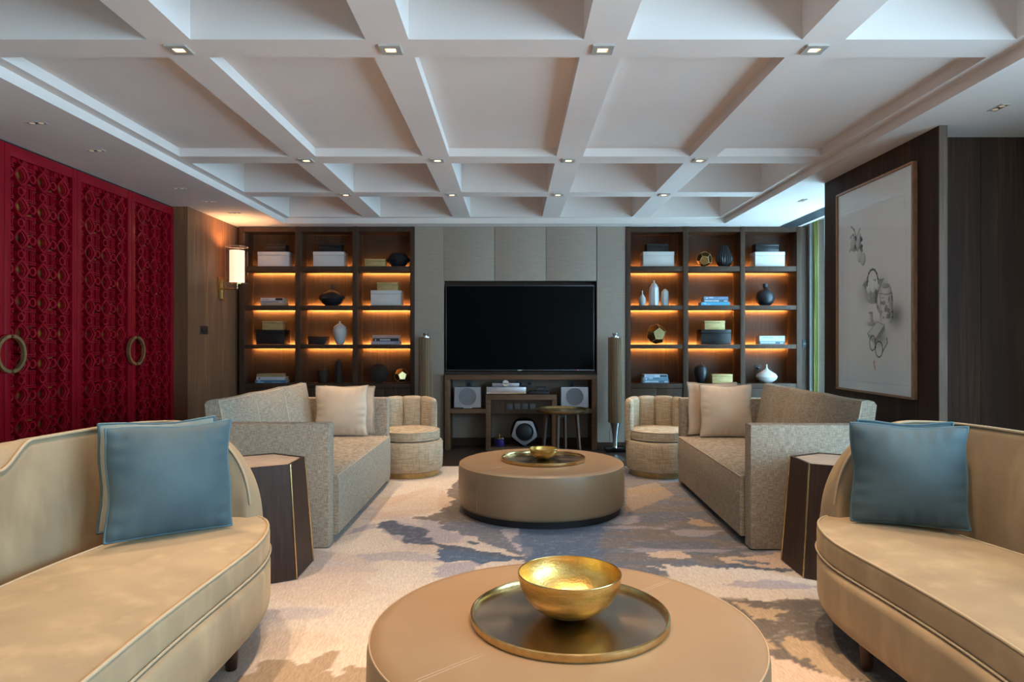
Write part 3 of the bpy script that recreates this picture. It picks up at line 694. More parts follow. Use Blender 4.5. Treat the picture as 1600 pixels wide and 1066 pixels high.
def fret(mb, cy, cz, half=0):
    for k in (-3.4, -2.3, -1.2, 1.2, 2.3, 3.4):
        y = cy + k * .0135
        if (half < 0 and y > cy) or (half > 0 and y < cy): continue
        L_ = .066 if abs(k) < 1.5 else (.062 if abs(k) < 3 else .054)
        for g in ((-L_, L_),):
            mb.box(-.044, -.024 - .003 * (abs(k) < 3), y - .0042, y + .0042, cz + g[0], cz + g[1])
    for k in (-4.2, -3.1, 3.1, 4.2):
        z = cz + k * .0135; L_ = .06
        mb.box(-.044, -.022, cy - (L_ if half <= 0 else 0), cy + (L_ if half >= 0 else 0), z - .0042, z + .0042)
    for sy in (-1, 1):
        if half * sy < 0: continue
        for sz in (-1, 1):
            mb.box(-.046, -.026, cy + sy * .036 - .004, cy + sy * .036 + .004, cz + sz * .02 - .01, cz + sz * .02 + .01)
            mb.box(-.046, -.028, cy + sy * .052 - .008, cy + sy * .052 + .008, cz + sz * .05 - .004, cz + sz * .05 + .004)
PV = .2127; ZL0, SW = .12, .055
fm = MB()
for j in range(NR + 1):
    for i in range(4):
        z = ZL0 + PV * j; y = SW + PIT * i
        fret(fm, y, z, half=(1 if i == 0 else -1 if i == 3 else 0))
        for q in range(-6, 7):
            if j in (0, NR) and abs(q) < 3: fm.box(-.044, -.028, max(SW, y + q * .016 - .004), min(LW - SW, y + q * .016 + .004), z - .03, z + .03) if SW < y + q * .016 < LW - SW else None
for i in range(3):
    for q in (-1, 1):
        fm.box(-.05, -.02, SW + PIT * (i + .5) + q * .05 - .022, SW + PIT * (i + .5) + q * .05 + .022, ZL0 + PV * NR - .03, ZL0 + PV * NR + .01)
LAT['f'] = fm.mesh('fretwork', M['red'], 0)
hr = MB()
rgs = []
for k in range(25):
    a = -PI / 2 + PI * k / 24 * .955 + PI * .0225
    u = Vector((0, math.cos(a), math.sin(a)))
    rgs.append([tuple(u * .105 + Vector((-.012, 0, 0))), tuple(u * .126 + Vector((-.012, 0, 0))), tuple(u * .126 + Vector((.012, 0, 0))), tuple(u * .105 + Vector((.012, 0, 0)))])
hr.loft(rgs); LAT['h'] = hr.mesh('handle', M['brass_old'], 30)
for n in range(4):
    y0 = 3.71 + .74 * n
    d = thing('door_%d' % (n + 1), ['red lacquered lattice door cut off by the picture edge', 'red lattice door with brass half-ring handle nearest the camera', 'red lattice door in the middle, brass half-ring on its far edge', 'red lattice door next to the wood panelled wall'][n], 'door', (-3.315, y0, 0))
    d['kind'] = 'structure'
    H = 2.535
    for a in ((.002, SW), (LW - SW, LW - .002)): bx('stile', M['red'], (-.05, 0, a[0], a[1], .03, H), d, bev=.004)
    bx('rail', M['red'], (-.05, -.002, SW, LW - SW, ZL0 + PV * NR, H), d, bev=.003); bx('rail', M['red'], (-.05, -.002, SW, LW - SW, .03, ZL0), d, bev=.003)
    bx('backing_panel', M['goldback'], (-.062, -.052, .01, LW - .01, .03, H), d)
    put('fretwork', LAT['f'], d, stuff=True)
    for i in range(3):
        for j in range(NR):
            y, z = SW + PIT * (i + .5), ZL0 + PV * (j + .5)
            put('lattice_diamond', LAT['d'], d, (0, y, z))
            if i < 2: put('lattice_ring', LAT['r'], d, (0, y + PIT / 2, z))
            put('lattice_ring', LAT['r'], d, (-.004, y, z + PV / 2))
            if i in (0, 2): put('lattice_ring', LAT['r'], d, (-.004, y + (PIT / 2 if i else -PIT / 2), z))
    if n % 2 == 0: h = put('handle', LAT['h'], d, (.04, LW - .004, 1.152), (R(180), 0, 0))
    else: h = put('handle', LAT['h'], d, (.04, .004, 1.152))
    sgn = -1 if n % 2 == 0 else 1
    for sz in (-1, 1): bx('handle_post', M['red'], (-.0, .03, (LW if n % 2 == 0 else 0) + sgn * .004 - .0, (LW if n % 2 == 0 else 0) + sgn * .022, 1.152 + sz * .116 - .01, 1.152 + sz * .116 + .01), d) if sgn > 0 else bx('handle_post', M['red'], (0, .03, LW - .022, LW - .004, 1.152 + sz * .116 - .01, 1.152 + sz * .116 + .01), d)
struct(bx('trim_4', M['wood_wall'], (-3.6, XW, 6.665, 6.675, 0, 2.55)))
struct(bx('trim_5', M['gap'], (-3.42, -3.33, 3.6, 6.67, 2.536, 2.549)))

# ------------------------------------------------------------------ wall sconce
sc = thing('wall_sconce', 'lit brass wall lamp with a glass cylinder on the wood wall', 'wall lamp', (XW, 7.39, 1.80))
mb = MB()
for a in ((-.065, .065, .105, .125), (-.065, .065, -.125, -.105), (-.065, -.045, -.105, .105), (.045, .065, -.105, .105)): mb.box(0, .02, a[0], a[1], a[2], a[3])
mb.build('backplate_rim', M['brass'], sc, angle=0)
bx('backplate', M['brass_old'], (0, .008, -.045, .045, -.105, .105), sc)
MB().tube([(.008, 0, 0), (.17, 0, 0), (.19, 0, .004), (.19, 0, .06)], .009, n=12).build('arm', M['brass'], sc)
MB().lathe([(.001, .052), (.06, .052), (.06, .06), (.001, .06)], n=32).build('shade_base', M['brass'], sc, (.19, 0, 0))
MB().lathe([(.077, .075), (.077, .415)], n=40, cap=False).build('shade', M['shade'], sc, (.19, 0, 0))
MB().lathe([(.113, .06), (.113, .455), (.110, .455), (.110, .063), (.001, .063), (.001, .06)], n=48).build('glass_cylinder', M['glass_shade'], sc, (.19, 0, 0))
for z in (.062, .455): MB().tube([(.1125 * math.cos(2 * PI * k / 48), .1125 * math.sin(2 * PI * k / 48), z) for k in range(48)], .0022, n=6, closed=True).build('glass_edge_glint', M['alu'], sc, (.19, 0, 0))  # bright tubes added to imitate the highlight along the glass edges
sl = bpy.data.lights.new('sconce_bulb', 'POINT'); sl.energy = 15; sl.color = (1, .58, .27); sl.shadow_soft_size = .025
so = bpy.data.objects.new('sconce_bulb', sl); COL.objects.link(so); so.location = (XW + .19, 7.39, 2.165)

# ------------------------------------------------------------------ ceiling fittings
ROWN = {2.0: None, 3.208: 'nearest row', 5.18: 'middle row', 6.40: 'farthest row'}
COLN = ['first', 'second', 'third', 'fourth']
pr = MB()
for a in ((-.05, .05, .02, .05), (-.05, .05, -.05, -.02), (-.05, -.025, -.02, .02), (.025, .05, -.02, .02)): pr.box(a[0], a[1], a[2], a[3], -.009, 0)
ringm = pr.mesh('trim_ring', M['trimplate'], 0)
lampm = MB().box(-.02, .02, -.015, .015, -.005, -.001).mesh('lamp', M['lamp'], 0)
for yy in SPOT_Y:
    for k, xx in enumerate(SPOT_X):
        lab = ('lit square downlight at a beam crossing, %s from the red doors, %s' % (COLN[k], ROWN[yy])) if ROWN[yy] else 'lit downlight above the front seating, %s from the red doors, out of view' % COLN[k]
        d = thing('downlight', lab, 'downlight', (xx, yy, ZB), group='downlights at the beam crossings')
        put('trim_ring', ringm, d); put('lamp', lampm, d)
slm = MB()
for a in ((-.06, .06, .018, .024), (-.06, .06, -.024, -.018), (-.06, -.054, -.018, .018), (.054, .06, -.018, .018)): slm.box(a[0], a[1], a[2], a[3], -.004, 0)
slot_rim = slm.mesh('slot_rim', M['trimplate'], 0)
slot_lamp = MB().lathe([(.001, -.003), (.014, -.003), (.016, 0), (.001, 0)], n=14).mesh('slot_lamp', M['lampdim'], 30)
slot_plate = MB().box(-.054, .054, -.018, .018, -.0015, -.0005).mesh('slot_plate', M['black'], 0)
for x, y, rz, lab in ((-2.87, 4.11, 0, 'nearest slim twin spotlight in the ceiling border above the red doors'), (-2.88, 4.705, 0, 'second slim twin spotlight in the border above the red doors'),
                  (-2.877, 5.87, 0, 'third slim twin spotlight, at the far end of the red doors'), (-2.865, 6.43, 0, 'fourth slim twin spotlight, just before the wood wall'),
                  (-2.86, 7.0, 0, 'fifth slim twin spotlight in the border, nearest the wall sconce'), (2.73, 3.84, R(90), 'slim twin spotlight in the ceiling before the picture wall'),
                  (2.70, 6.37, R(90), 'slim twin spotlight in the ceiling near the air grille')):
    d = thing('slot_light', lab, 'spotlight', (x, y, ZP), rz, 'slim twin spotlights in the ceiling border')
    put('slot_rim', slot_rim, d); put('slot_plate', slot_plate, d)
    for s_ in (-.027, .027): put('slot_lamp', slot_lamp, d, (s_, 0, -.001))
ag = thing('air_grille', 'long grey linear air grille in the ceiling beside the curtain', 'air vent', (3.15, 6.76, ZP))
bx('frame', M['alu_face'], (-.10, .10, -1.05, 1.05, -.003, -.0005), ag)
for k in range(9):
    u = -.085 + k * .0212
    bx('slat', mat('grille_grey', c(78, 82, 86), .5), (u - .005, u + .005, -1.04, 1.04, -.009, -.003), ag)

# ------------------------------------------------------------------ curtains
def drape(x0, x1, y0, y1, n, amp, z0, z1, taper=None):
    mb = MB(); rings = []
    for z in np.linspace(z1, z0, 14):
        f_ = (z1 - z) / (z1 - z0); s = 1 if not taper else 1 + (taper - 1) * math.sin(f_ * PI / 2)
        ring = []
        for k in range(n):
            q = k / (n - 1); a = q * PI * 2 * (n / 8)
            ring.append((x0 + (x1 - x0) * q + amp * math.sin(a + f_ * .8) * s * (1 if abs(x1 - x0) < abs(y1 - y0) else .25), y0 + (y1 - y0) * q + amp * math.sin(a + f_ * .6) * (.25 if abs(x1 - x0) < abs(y1 - y0) else 1), z))
        rings.append(ring)
    mb.loft(rings, closed_ring=False, caps=False); return mb
gc = thing('curtain', 'lime green silk curtain bunched beside the window', 'curtain', (0, 0, 0))
o_ = drape(3.425, 3.47, 7.79, 7.765, 33, .012, .01, 2.66).build('drape', M['green'], gc, angle=80)
o_.modifiers.new('s', 'SOLIDIFY').thickness = .003
sh = thing('sheer_curtain', 'pale sheer curtain hanging across the window', 'curtain', (0, 0, 0))
o_ = drape(3.50, 3.50, 5.75, 7.70, 81, .02, .01, 2.66).build('drape', M['sheer'], sh, angle=80)
bx('track', M['alu'], (3.47, 3.53, 5.72, 7.76, 2.66, 2.68), sh)

# ------------------------------------------------------------------ picture
PX, PY0, PY1, PZ0, PZ1 = 2.56, 4.38, 5.42, .858, 2.392
pc = thing('framed_drawing', 'tall framed pencil still life of basket, flask, book and spectacles', 'picture', (PX, 0, 0))
fw = .014
for nm, a in (('frame_side', (PY0, PY0 + fw, PZ0, PZ1)), ('frame_side', (PY1 - fw, PY1, PZ0, PZ1)), ('frame_rail', (PY0 + fw, PY1 - fw, PZ1 - fw, PZ1)), ('frame_rail', (PY0 + fw, PY1 - fw, PZ0, PZ0 + fw))):
    bx(nm, M['copper'], (0, .034, a[0], a[1], a[2], a[3]), pc, bev=.001)
NX, NY = 260, 380
A, B = np.meshgrid(np.linspace(0, 1, NX), np.linspace(0, 1, NY))     # A: far -> near edge, B: top -> bottom
g = np.full(A.shape, .80) + (fbm(A * 6, B * 9, 5) - .5) * .03
asp = 1.53 / 1.04
def stroke(pts, wd, dark, soft=.5):
    global g
    for (x0, y0), (x1, y1) in zip(pts[:-1], pts[1:]):
        dx, dy = x1 - x0, (y1 - y0) * asp; L2 = dx * dx + dy * dy + 1e-9
        t = np.clip(((A - x0) * dx + (B - y0) * asp * dy) / L2, 0, 1)
        dd = np.hypot(A - x0 - t * dx, (B - y0) * asp - t * dy)
        g *= 1 - dark * (1 - sstep(wd * soft, wd, dd))
def blob(cx_, cy_, rx_, ry_, base, shade, ang=0, lx_=-.4, ly_=-.4):
    global g
    x = (A - cx_); y = (B - cy_) * asp; ca, sa = math.cos(ang), math.sin(ang)
    u = (x * ca + y * sa) / rx_; v = (-x * sa + y * ca) / ry_; q = np.hypot(u, v); k = 1 - sstep(.9, 1.02, q)
    val = base - shade * np.clip((u * -lx_ + v * -ly_) * .9 + q * .35, 0, 1.2)
    g = g * (1 - k) + val * k
def poly(P, val):
    global g
    k = inpoly(A + (fbm(A * 80, B * 110, 3) - .5) * .006, B, P); g = np.where(k, val, g)
def shadow(cx_, cy_, rx_, ry_, d):
    global g
    q = np.hypot((A - cx_) / rx_, (B - cy_) * asp / ry_); g *= 1 - d * np.exp(-q * q)
shadow(.80, .645, .085, .075, .6); shadow(.60, .74, .09, .06, .45); shadow(.50, .674, .07, .02, .5); shadow(.40, .53, .08, .09, .22); shadow(.63, .50, .06, .06, .3)
# hanging plums
for P in ([(.20, .18), (.245, .2), (.27, .237)], [(.328, .205), (.297, .227), (.27, .25)], [(.186, .236), (.23, .222), (.25, .24)], [(.178, .303), (.206, .284)], [(.25, .31), (.258, .29)], [(.27, .24), (.30, .30), (.33, .33)]): stroke(P, .009, .5)
for b_ in ((.23, .272, .045, .055, .62, .36), (.315, .252, .034, .05, .66, .4), (.30, .285, .032, .05, .62, .38), (.327, .338, .040, .052, .68, .3), (.375, .358, .038, .05, .64, .3)): blob(*b_)
for P in ([(.34, .25), (.355, .26), (.34, .265)], [(.34, .285), (.358, .294), (.335, .298)], [(.26, .24), (.27, .25)], [(.345, .308), (.36, .313)], [(.26, .285), (.272, .30)]): stroke(P, .016, .6)
# basket
poly([(.36, .483), (.404, .462), (.63, .470), (.655, .468), (.60, .512), (.552, .583), (.489, .583), (.404, .558)], .56 - .22 * sstep(.42, .6, A) + (fbm(A * 60, B * 60, 9) - .5) * .22)
poly([(.375, .484), (.41, .468), (.60, .474), (.58, .497), (.47, .507), (.40, .505)], .36 + 0 * A)
for q_ in range(9): stroke([(.40 + q_ * .022, .512), (.43 + q_ * .016, .575)], .004, .25)
for b_ in ((.483, .480, .034, .040, .86, .3), (.455, .502, .034, .042, .84, .3), (.513, .499, .038, .046, .86, .3), (.568, .493, .034, .042, .82, .3)): blob(*b_)
stroke([(.432, .49), (.436, .455), (.455, .432), (.48, .42), (.507, .417), (.535, .423), (.56, .44), (.575, .465), (.585, .488)], .011, .62)
# flask
FL = [(.594, .533), (.605, .515), (.622, .505), (.74, .508), (.752, .535), (.762, .545), (.772, .661), (.745, .677), (.69, .684), (.632, .678), (.598, .66)]
poly(FL, .74 - .42 * sstep(.68, .78, A) - .2 * (1 - sstep(.59, .64, A)))
k = inpoly(A, B, FL) & (fbm(A * 42, B * 60, 21) > .56) & (B > .555) & (B < .655) & (A > .61); g = np.where(k, g * .5, g)
blob(.675, .505, .052, .018, .5, .2); stroke([(.605, .536), (.68, .545), (.755, .54)], .006, .35)
stroke([(.55, .523), (.556, .57), (.575, .6), (.592, .618)], .018, .35)
# cup, book, spectacles
poly([(.453, .623), (.507, .624), (.513, .674), (.455, .674)], .74 - .4 * sstep(.45, .52, A)); blob(.48, .623, .028, .008, .35, .1); blob(.49, .677, .046, .014, .5, .25)
poly([(.571, .667), (.661, .685), (.536, .752), (.434, .722)], .66 + (fbm(A * 30, B * 30, 4) - .5) * .1)
poly([(.661, .685), (.667, .708), (.536, .775), (.536, .752)], .36 + 0 * A); poly([(.434, .722), (.536, .752), (.536, .775), (.447, .741)], .46 + 0 * A)
for P in ([(.571, .667), (.661, .685), (.536, .752), (.434, .722), (.571, .667)],): stroke(P, .004, .4)
def oval(cx_, cy_, rx_, ry_): stroke([(cx_ + rx_ * math.cos(a), cy_ + ry_ * math.sin(a) / asp) for a in np.linspace(0, 2 * PI, 15)], .006, .7)
oval(.505, .768, .04, .052); oval(.59, .797, .048, .055); stroke([(.54, .785), (.55, .788)], .008, .7); stroke([(.63, .812), (.695, .768), (.69, .745)], .006, .7)
stroke([(.06, .09), (.06, .96), (.94, .953), (.91, .2), (.90, .12), (.06, .09)], .0035, .1)
rgb = np.stack([g, g * .985, g * .965], -1)
k = inpoly(A, B, [(.515, .85), (.54, .851), (.545, .895), (.52, .894)]) & (fbm(A * 90, B * 110, 2) > .42)
rgb[k] = rgb[k] * np.array([.92, .55, .5])
rgb = np.clip(rgb ** 1.25 * 1.22, 0, .95)
PT = np.stack([np.full(A.shape, .016), PY1 - fw - A * (PY1 - PY0 - 2 * fw), PZ1 - fw - B * (PZ1 - PZ0 - 2 * fw)], -1)
put('drawing', grid_mesh('drawing', PT, rgb, NX, NY, M['print']), pc)
bx('backing', M['copper'], (.018, .032, PY0 + fw, PY1 - fw, PZ0 + fw, PZ1 - fw), pc)
bx('glazing', M['glass'], (.008, .011, PY0 + fw, PY1 - fw, PZ0 + fw, PZ1 - fw), pc, angle=0)

# ------------------------------------------------------------------ rug
RX0, RX1, RY0, RY1 = -2.6, 2.55, -.2, 6.69
NX, NY = 344, 460
Xg, Yg = np.meshgrid(np.linspace(RX0, RX1, NX), np.linspace(RY0, RY1, NY))
wx = (fbm(Xg * 5, Yg * 5, 1, 4) - .5); wy = (fbm(Xg * 5, Yg * 5, 8, 4) - .5)
jx = Xg + wx * .16 + (fbm(Xg * 26, Yg * 20, 3, 2) - .5) * .045; jy = Yg + wy * .16 + (fbm(Xg * 20, Yg * 26, 4, 2) - .5) * .045
CREAM, PINK, LAV, SLATE, GREY, BLUE, TAUPE, TAN = (np.array(lin(*q)) for q in ((206, 194, 182), (198, 174, 156), (172, 164, 170), (92, 99, 114), (114, 117, 128), (88, 105, 130), (124, 114, 107), (172, 150, 124)))
def mixc(C_, k, col): return C_ * (1 - k[..., None]) + col * k[..., None]
C_ = np.tile(CREAM, (NY, NX, 1))
C_ = mixc(C_, sstep(.52, .66, fbm(Xg * 1.7, Yg * 2.6, 12)) * .6, LAV)
C_ = mixc(C_, sstep(.5, .62, fbm(Xg * 2.1, Yg * 3.6, 15)) * .45, PINK)
# cool field across the centre and right
fld = Xg * .9 - .05 + .30 * wx * 2 - .0 * Yg
kk = sstep(-.05, .0, jx - .02 + .35 * (fbm(Xg * 2, Yg * 3, 33) - .5)) * (sstep(3.5, 3.62, jy) * 1.0)
C_ = mixc(C_, kk, GREY * .9)
st = fbm(Xg * 2.2, Yg * 7, 41, 4)
C_ = mixc(C_, kk * sstep(.5, .56, st) * .75, TAUPE); C_ = mixc(C_, kk * sstep(.6, .66, fbm(Xg * 2.6, Yg * 6, 47)) * .6, LAV)
k2 = kk * sstep(.75, .15, Xg); C_ = mixc(C_, k2 * .75, BLUE)
k3 = sstep(.3, .36, jx) * sstep(3.3, 3.2, jy); C_ = mixc(C_, k3, TAUPE * .75)
C_ = mixc(C_, k3 * sstep(.54, .6, fbm(Xg * 2.4, Yg * 5, 52)), TAN)
def patch(P, col, k=1., jag=True):
    global C_
    m_ = inpoly(jx if jag else Xg, jy if jag else Yg, P).astype(float) * k; C_ = mixc(C_, m_, col)
patch([(-1.0, 4.74), (-1.0, 5.37), (-.67, 5.73), (-.5, 5.52), (-.49, 5.06), (-.66, 4.78), (-.83, 4.67)], PINK, .7)
patch([(-1.0, 4.9), (-.62, 5.75), (-.55, 5.0)], CREAM, .6, False)
patch([(-.67, 4.74), (-.56, 4.78), (-.46, 5.14), (-.52, 5.73), (-.48, 6.1), (.2, 6.2), (.3, 4.5), (-.11, 4.49), (-.26, 4.39), (-.36, 4.56), (-.49, 4.56)], TAUPE)
patch([(-1.06, 4.36), (-1.01, 4.6), (-.9, 4.6), (-.91, 4.51), (-.75, 4.21), (-.49, 4.18), (-.35, 4.18), (-.33, 4.36), (-.47, 4.43), (-.52, 4.67), (-.65, 4.7), (-.63, 4.53), (-.79, 4.63)], LAV)
patch([(-.91, 4.51), (-.87, 4.63), (-.79, 4.61), (-.73, 4.53), (-.63, 4.53), (-.57, 4.39), (-.55, 4.3), (-.49, 4.18), (.07, 3.84), (-.07, 3.85), (-.22, 3.92), (-.48, 4.1), (-.7, 4.2), (-.69, 4.32), (-.78, 4.32), (-.83, 4.43)], SLATE)
patch([(-.5, 4.49), (-.48, 4.58), (-.35, 4.6), (-.1, 4.55), (.02, 4.45), (.07, 3.84), (.01, 3.92), (-.23, 4.33), (-.35, 4.35), (-.4, 4.43)], GREY)
patch([(-.09, 4.45), (.03, 4.47), (.07, 3.84)], LAV, 1, False)
patch([(.03, 4.5), (.6, 4.6), (.5, 3.7), (.07, 3.84)], BLUE, .8)
patch([(-.87, 3.92), (-.78, 3.98), (-.46, 3.94), (-.41, 3.83), (-.69, 3.84), (-.83, 3.85)], LAV, .8)
patch([(-.44, 3.88), (-.41, 4.04), (-.3, 3.99), (-.1, 3.86), (.06, 3.84), (-.22, 3.74), (-.25, 3.81), (-.4, 3.83)], BLUE)
patch([(-.29, 4.2), (-.25, 4.25), (-.18, 4.17), (-.23, 4.13)], SLATE)
patch([(-.45, 3.65), (-.41, 3.8), (-.23, 3.79), (-.2, 3.69), (-.42, 3.55)], LAV)
patch([(-1.15, 2.2), (-.97, 2.56), (-.94, 2.61), (-.84, 2.6), (-.81, 2.64), (-.74, 2.74), (-.7, 2.73), (-.7, 2.67), (-.67, 2.62), (-.66, 2.53), (-.62, 2.54), (-.6, 2.6), (-.56, 2.64), (-.4, 2.5), (-.4, 1.9)], TAN * .8 + LAV * .1)
patch([(.79, 4.85), (1.29, 5.45), (1.24, 5.94), (.95, 5.68)], TAN, .55, False)
patch([(1.2, 4.72), (1.29, 4.7), (1.36, 4.56), (1.25, 4.56)], TAN)
patch([(.81, 3.94), (.96, 3.99), (.98, 3.91), (.97, 3.83), (.88, 3.84), (.8, 3.86)], PINK)
patch([(1.16, 3.88), (1.8, 3.96), (1.7, 3.7), (1.37, 3.72), (1.17, 3.76)], PINK)
patch([(.76, 3.72), (.94, 3.70), (1.41, 3.69), (2.0, 3.6), (2.0, 3.2), (1.39, 3.24), (1.12, 3.24), (.9, 3.3), (.8, 3.5)], CREAM * .97)
patch([(1.2, 3.82), (1.3, 3.86), (1.44, 3.8), (1.29, 3.77)], GREY); patch([(1.1, 3.75), (1.31, 3.74), (1.47, 3.72), (1.43, 3.67), (1.18, 3.68)], SLATE)
patch([(1.05, 3.45), (1.3, 3.5), (1.6, 3.42), (1.3, 3.38)], LAV)
patch([(1.11, 3.25), (1.19, 3.26), (1.45, 3.16), (1.9, 3.1), (1.9, 1.6), (1.2, 1.6), (1.2, 2.6), (1.05, 2.75), (1.07, 2.95)], TAUPE * .72)
patch([(1.05, 3.2), (1.25, 3.1), (1.17, 2.98), (1.09, 2.98)], TAN); patch([(1.11, 2.77), (1.17, 2.83), (1.24, 2.8), (1.26, 2.73), (1.32, 2.64), (1.32, 2.4), (1.16, 2.53), (1.16, 2.6), (1.16, 2.65), (1.11, 2.68)], TAN)
patch([(.9, 2.72), (1.09, 2.63), (1.16, 2.52), (1.3, 2.4), (1.2, 1.9), (.8, 1.9)], PINK)
spk = fbm(Xg * 30, Yg * 60, 61, 2); C_ = mixc(C_, sstep(.6, .85, spk) * .22 * sstep(.0, .2, C_.mean(-1) < .2), np.array(lin(190, 186, 190)))
Zr = np.full(Xg.shape, .008)
rg = tag(put('area_rug', grid_mesh('area_rug', np.stack([Xg, Yg, Zr], -1), C_, NX, NY, M['rug'])), 'large abstract rug in cream, slate blue and taupe under the seating', 'rug')
bx('underlay', M['gap'], (RX0, RX1, RY0, RY1, .0008, .0070), rg)
RZ = .0085

# ------------------------------------------------------------------ upholstery helpers
def pillow(label, cat_group, pos, yaw, lean, wd, ht, th, m, mp, seed, roll=0):
    """cushion standing on its lower edge; its face looks along -Y before yaw"""
    mtx = Matrix.Translation(pos) @ Matrix.Rotation(yaw, 4, 'Z') @ Matrix.Rotation(-lean, 4, 'X') @ Matrix.Rotation(roll, 4, 'Y')
    t = thing('throw_pillow', label, 'cushion', group=cat_group, mtx=mtx)
    n = 46; rnd = random.Random(seed); ph = [rnd.uniform(0, 6.28) for _ in range(8)]
    def outline(u, v):
        x = wd / 2 * u * (1 - .05 * (1 - v * v)); z = ht / 2 * v * (1 - (.05 if v > 0 else .022) * (1 - u * u))
        return x + .004 * math.sin(5 * v + ph[0]), z + (.004 * math.sin(4 * u + ph[1]) if v > -.5 else 0) + ht / 2
    def puff(u, v, s):
        e = max(0, (1 - u * u) * (1 - v * v)); b = .62 * e ** .40 + .38 * e ** .9
        edge = math.exp(-((1 - abs(v)) / .22) ** 2); edge2 = math.exp(-((1 - abs(u)) / .22) ** 2)
        wr = .13 * edge * math.sin(19 * u + ph[2] + 2.2 * math.sin(3 * u + ph[3])) + .13 * edge2 * math.sin(17 * v + ph[4] + 2 * math.sin(4 * v + ph[5]))
        corner = .10 * math.sin(9 * (u - v) + ph[6]) * (abs(u * v)) ** 3
        lump = .04 * math.sin(3.1 * u + ph[6]) * math.sin(2.7 * v + ph[7])
        return s * th / 2 * b * (1 + wr + corner + lump)
    mb = MB()
    U = [math.sin(PI / 2 * (-1 + 2 * i / (n - 1))) for i in range(n)]
    fr = [[None] * n for _ in range(n)]; bk = [[None] * n for _ in range(n)]
    for i, u in enumerate(U):
        for j, v in enumerate(U):
            x, z = outline(u, v)
            fr[i][j] = mb.bm.verts.new((x, puff(u, v, -1), z))
            bk[i][j] = fr[i][j] if i in (0, n - 1) or j in (0, n - 1) else mb.bm.verts.new((x, puff(u, v, 1), z))
    for G in (fr, bk):
        for i in range(n - 1):
            for j in range(n - 1): mb.bm.faces.new((G[i][j], G[i + 1][j], G[i + 1][j + 1], G[i][j + 1]))
    mb.build('cover', m, t, angle=80)
    loop = [(u, -1) for u in U] + [(1, v) for v in U[1:]] + [(u, 1) for u in U[::-1][1:]] + [(-1, v) for v in U[::-1][1:-1]]
    MB().tube([(outline(u, v)[0], 0, outline(u, v)[1]) for u, v in loop], .0055, n=8, closed=True).build('piping', mp, t, angle=80)
    return t

def rrect(x0, x1, z0, z1, r, n=4):
    r = min(r, (x1 - x0) / 2 * .98, (z1 - z0) / 2 * .98); P = []
    for cx_, cz_, a0 in ((x1 - r, z1 - r, 0), (x0 + r, z1 - r, 90), (x0 + r, z0 + r, 180), (x1 - r, z0 + r, 270)):
        for k in range(n + 1):
            a = R(a0 + 90 * k / n); P.append((cx_ + r * math.cos(a), cz_ + r * math.sin(a)))
    return P

# ------------------------------------------------------------------ square tweed sofas
def square_sofa(s, loc, rz, label):
    t = thing('square_sofa', label, 'sofa', loc, rz, 'square tweed sofas')
    tw, tp = M['tweed'], M['tweed_pipe']
    X = lambda a, b: (min(s * a, s * b), max(s * a, s * b))
    for y0 in (0, 1.84): bx('arm', tw, (*X(0, .83), y0, y0 + .115, .003, .737), t, bev=.014)
    bx('back', tw, (*X(.71, .84), .11, 1.845, .04, .735), t, bev=.012)
    bx('plinth', M['gap'], (*X(.06, .72), .12, 1.84, .0, .05), t)
    w_ = (1.84 - .115) / 3
    for k in range(3):
        y0 = .115 + k * w_; mb = MB(); rings = []
        for f_ in np.linspace(0, 1, 9):
            y = y0 + .001 + (w_ - .002) * f_; cr = .022 * (1 - (2 * f_ - 1) ** 4)
            prof = [(-.022, .052), (-.026, .10), (-.028, .25), (-.026, .395), (-.018, .410)]
            prof += [(-.01 + .74 * q, .414 + cr * (1 - (2 * q - 1) ** 4)) for q in (.03, .12, .3, .5, .7, .9, 1)]
            prof += [(.73, .052)]
            rings.append([(s * a, y, b) for a, b in prof])
        mb.loft(rings).build('seat', tw, t, angle=50)
        MB().tube([(s * -.021, y0 + .003 + (w_ - .006) * f_, .409) for f_ in np.linspace(0, 1, 6)], .0035, n=6).build('seat_piping', tp, t)
        mb = MB(); rings = []; front = []
        for f_ in np.linspace(0, 1, 9):
            y = y0 + .003 + (w_ - .006) * f_; b_ = .034 * (1 - abs(2 * f_ - 1) ** 3); sag = .006 * math.sin(f_ * PI)
            prof = [(.62 - b_, .435), (.645 - b_ * 1.3, .56), (.672 - b_ * 1.2, .70), (.695 - b_ * .6, .845), (.705, .866 - sag), (.74, .872 - sag), (.775, .862 - sag), (.79, .84), (.735, .435)]
            rings.append([(s * a, y, b) for a, b in prof]); front.append((s * .703, y, .864 - sag))
        o = mb.loft(rings).build('back_cushion', tw, t, angle=50)
        MB().tube([(s * .62, y0 + .003, .44), (s * .672, y0 + .003, .70)] + front + [(s * .672, y0 + w_ - .003, .70), (s * .62, y0 + w_ - .003, .44)], .0038, n=6).build('piping', tp, o)
    return t
square_sofa(-1, (-1.09, 4.035, RZ), R(-.2), 'square oat tweed sofa on the side of the sconce wall')
square_sofa(1, (1.39, 4.0, RZ), R(-1.4), 'square oat tweed sofa on the side of the picture wall')
GP = 'cream cushions on the square sofas'
pillow('cream satin cushion standing in front on the sconce-side tweed sofa', GP, (-1.43, 5.665, .453), R(2), R(6), .43, .41, .16, M['cream'], M['cream_pipe'], 3)
pillow('cream cushion half hidden behind another on the sconce-side tweed sofa', GP, (-1.395, 5.80, .453), R(-3), R(3), .43, .40, .06, M['cream'], M['cream_pipe'], 4)
pillow('cream satin cushion standing in front on the picture-side tweed sofa', GP, (1.75, 5.60, .453), R(-3), R(7), .42, .42, .15, M['cream'], M['cream_pipe'], 5)
pillow('cream cushion half hidden behind another on the picture-side tweed sofa', GP, (1.68, 5.745, .453), R(2), R(3), .42, .43, .06, M['cream'], M['cream_pipe'], 6)

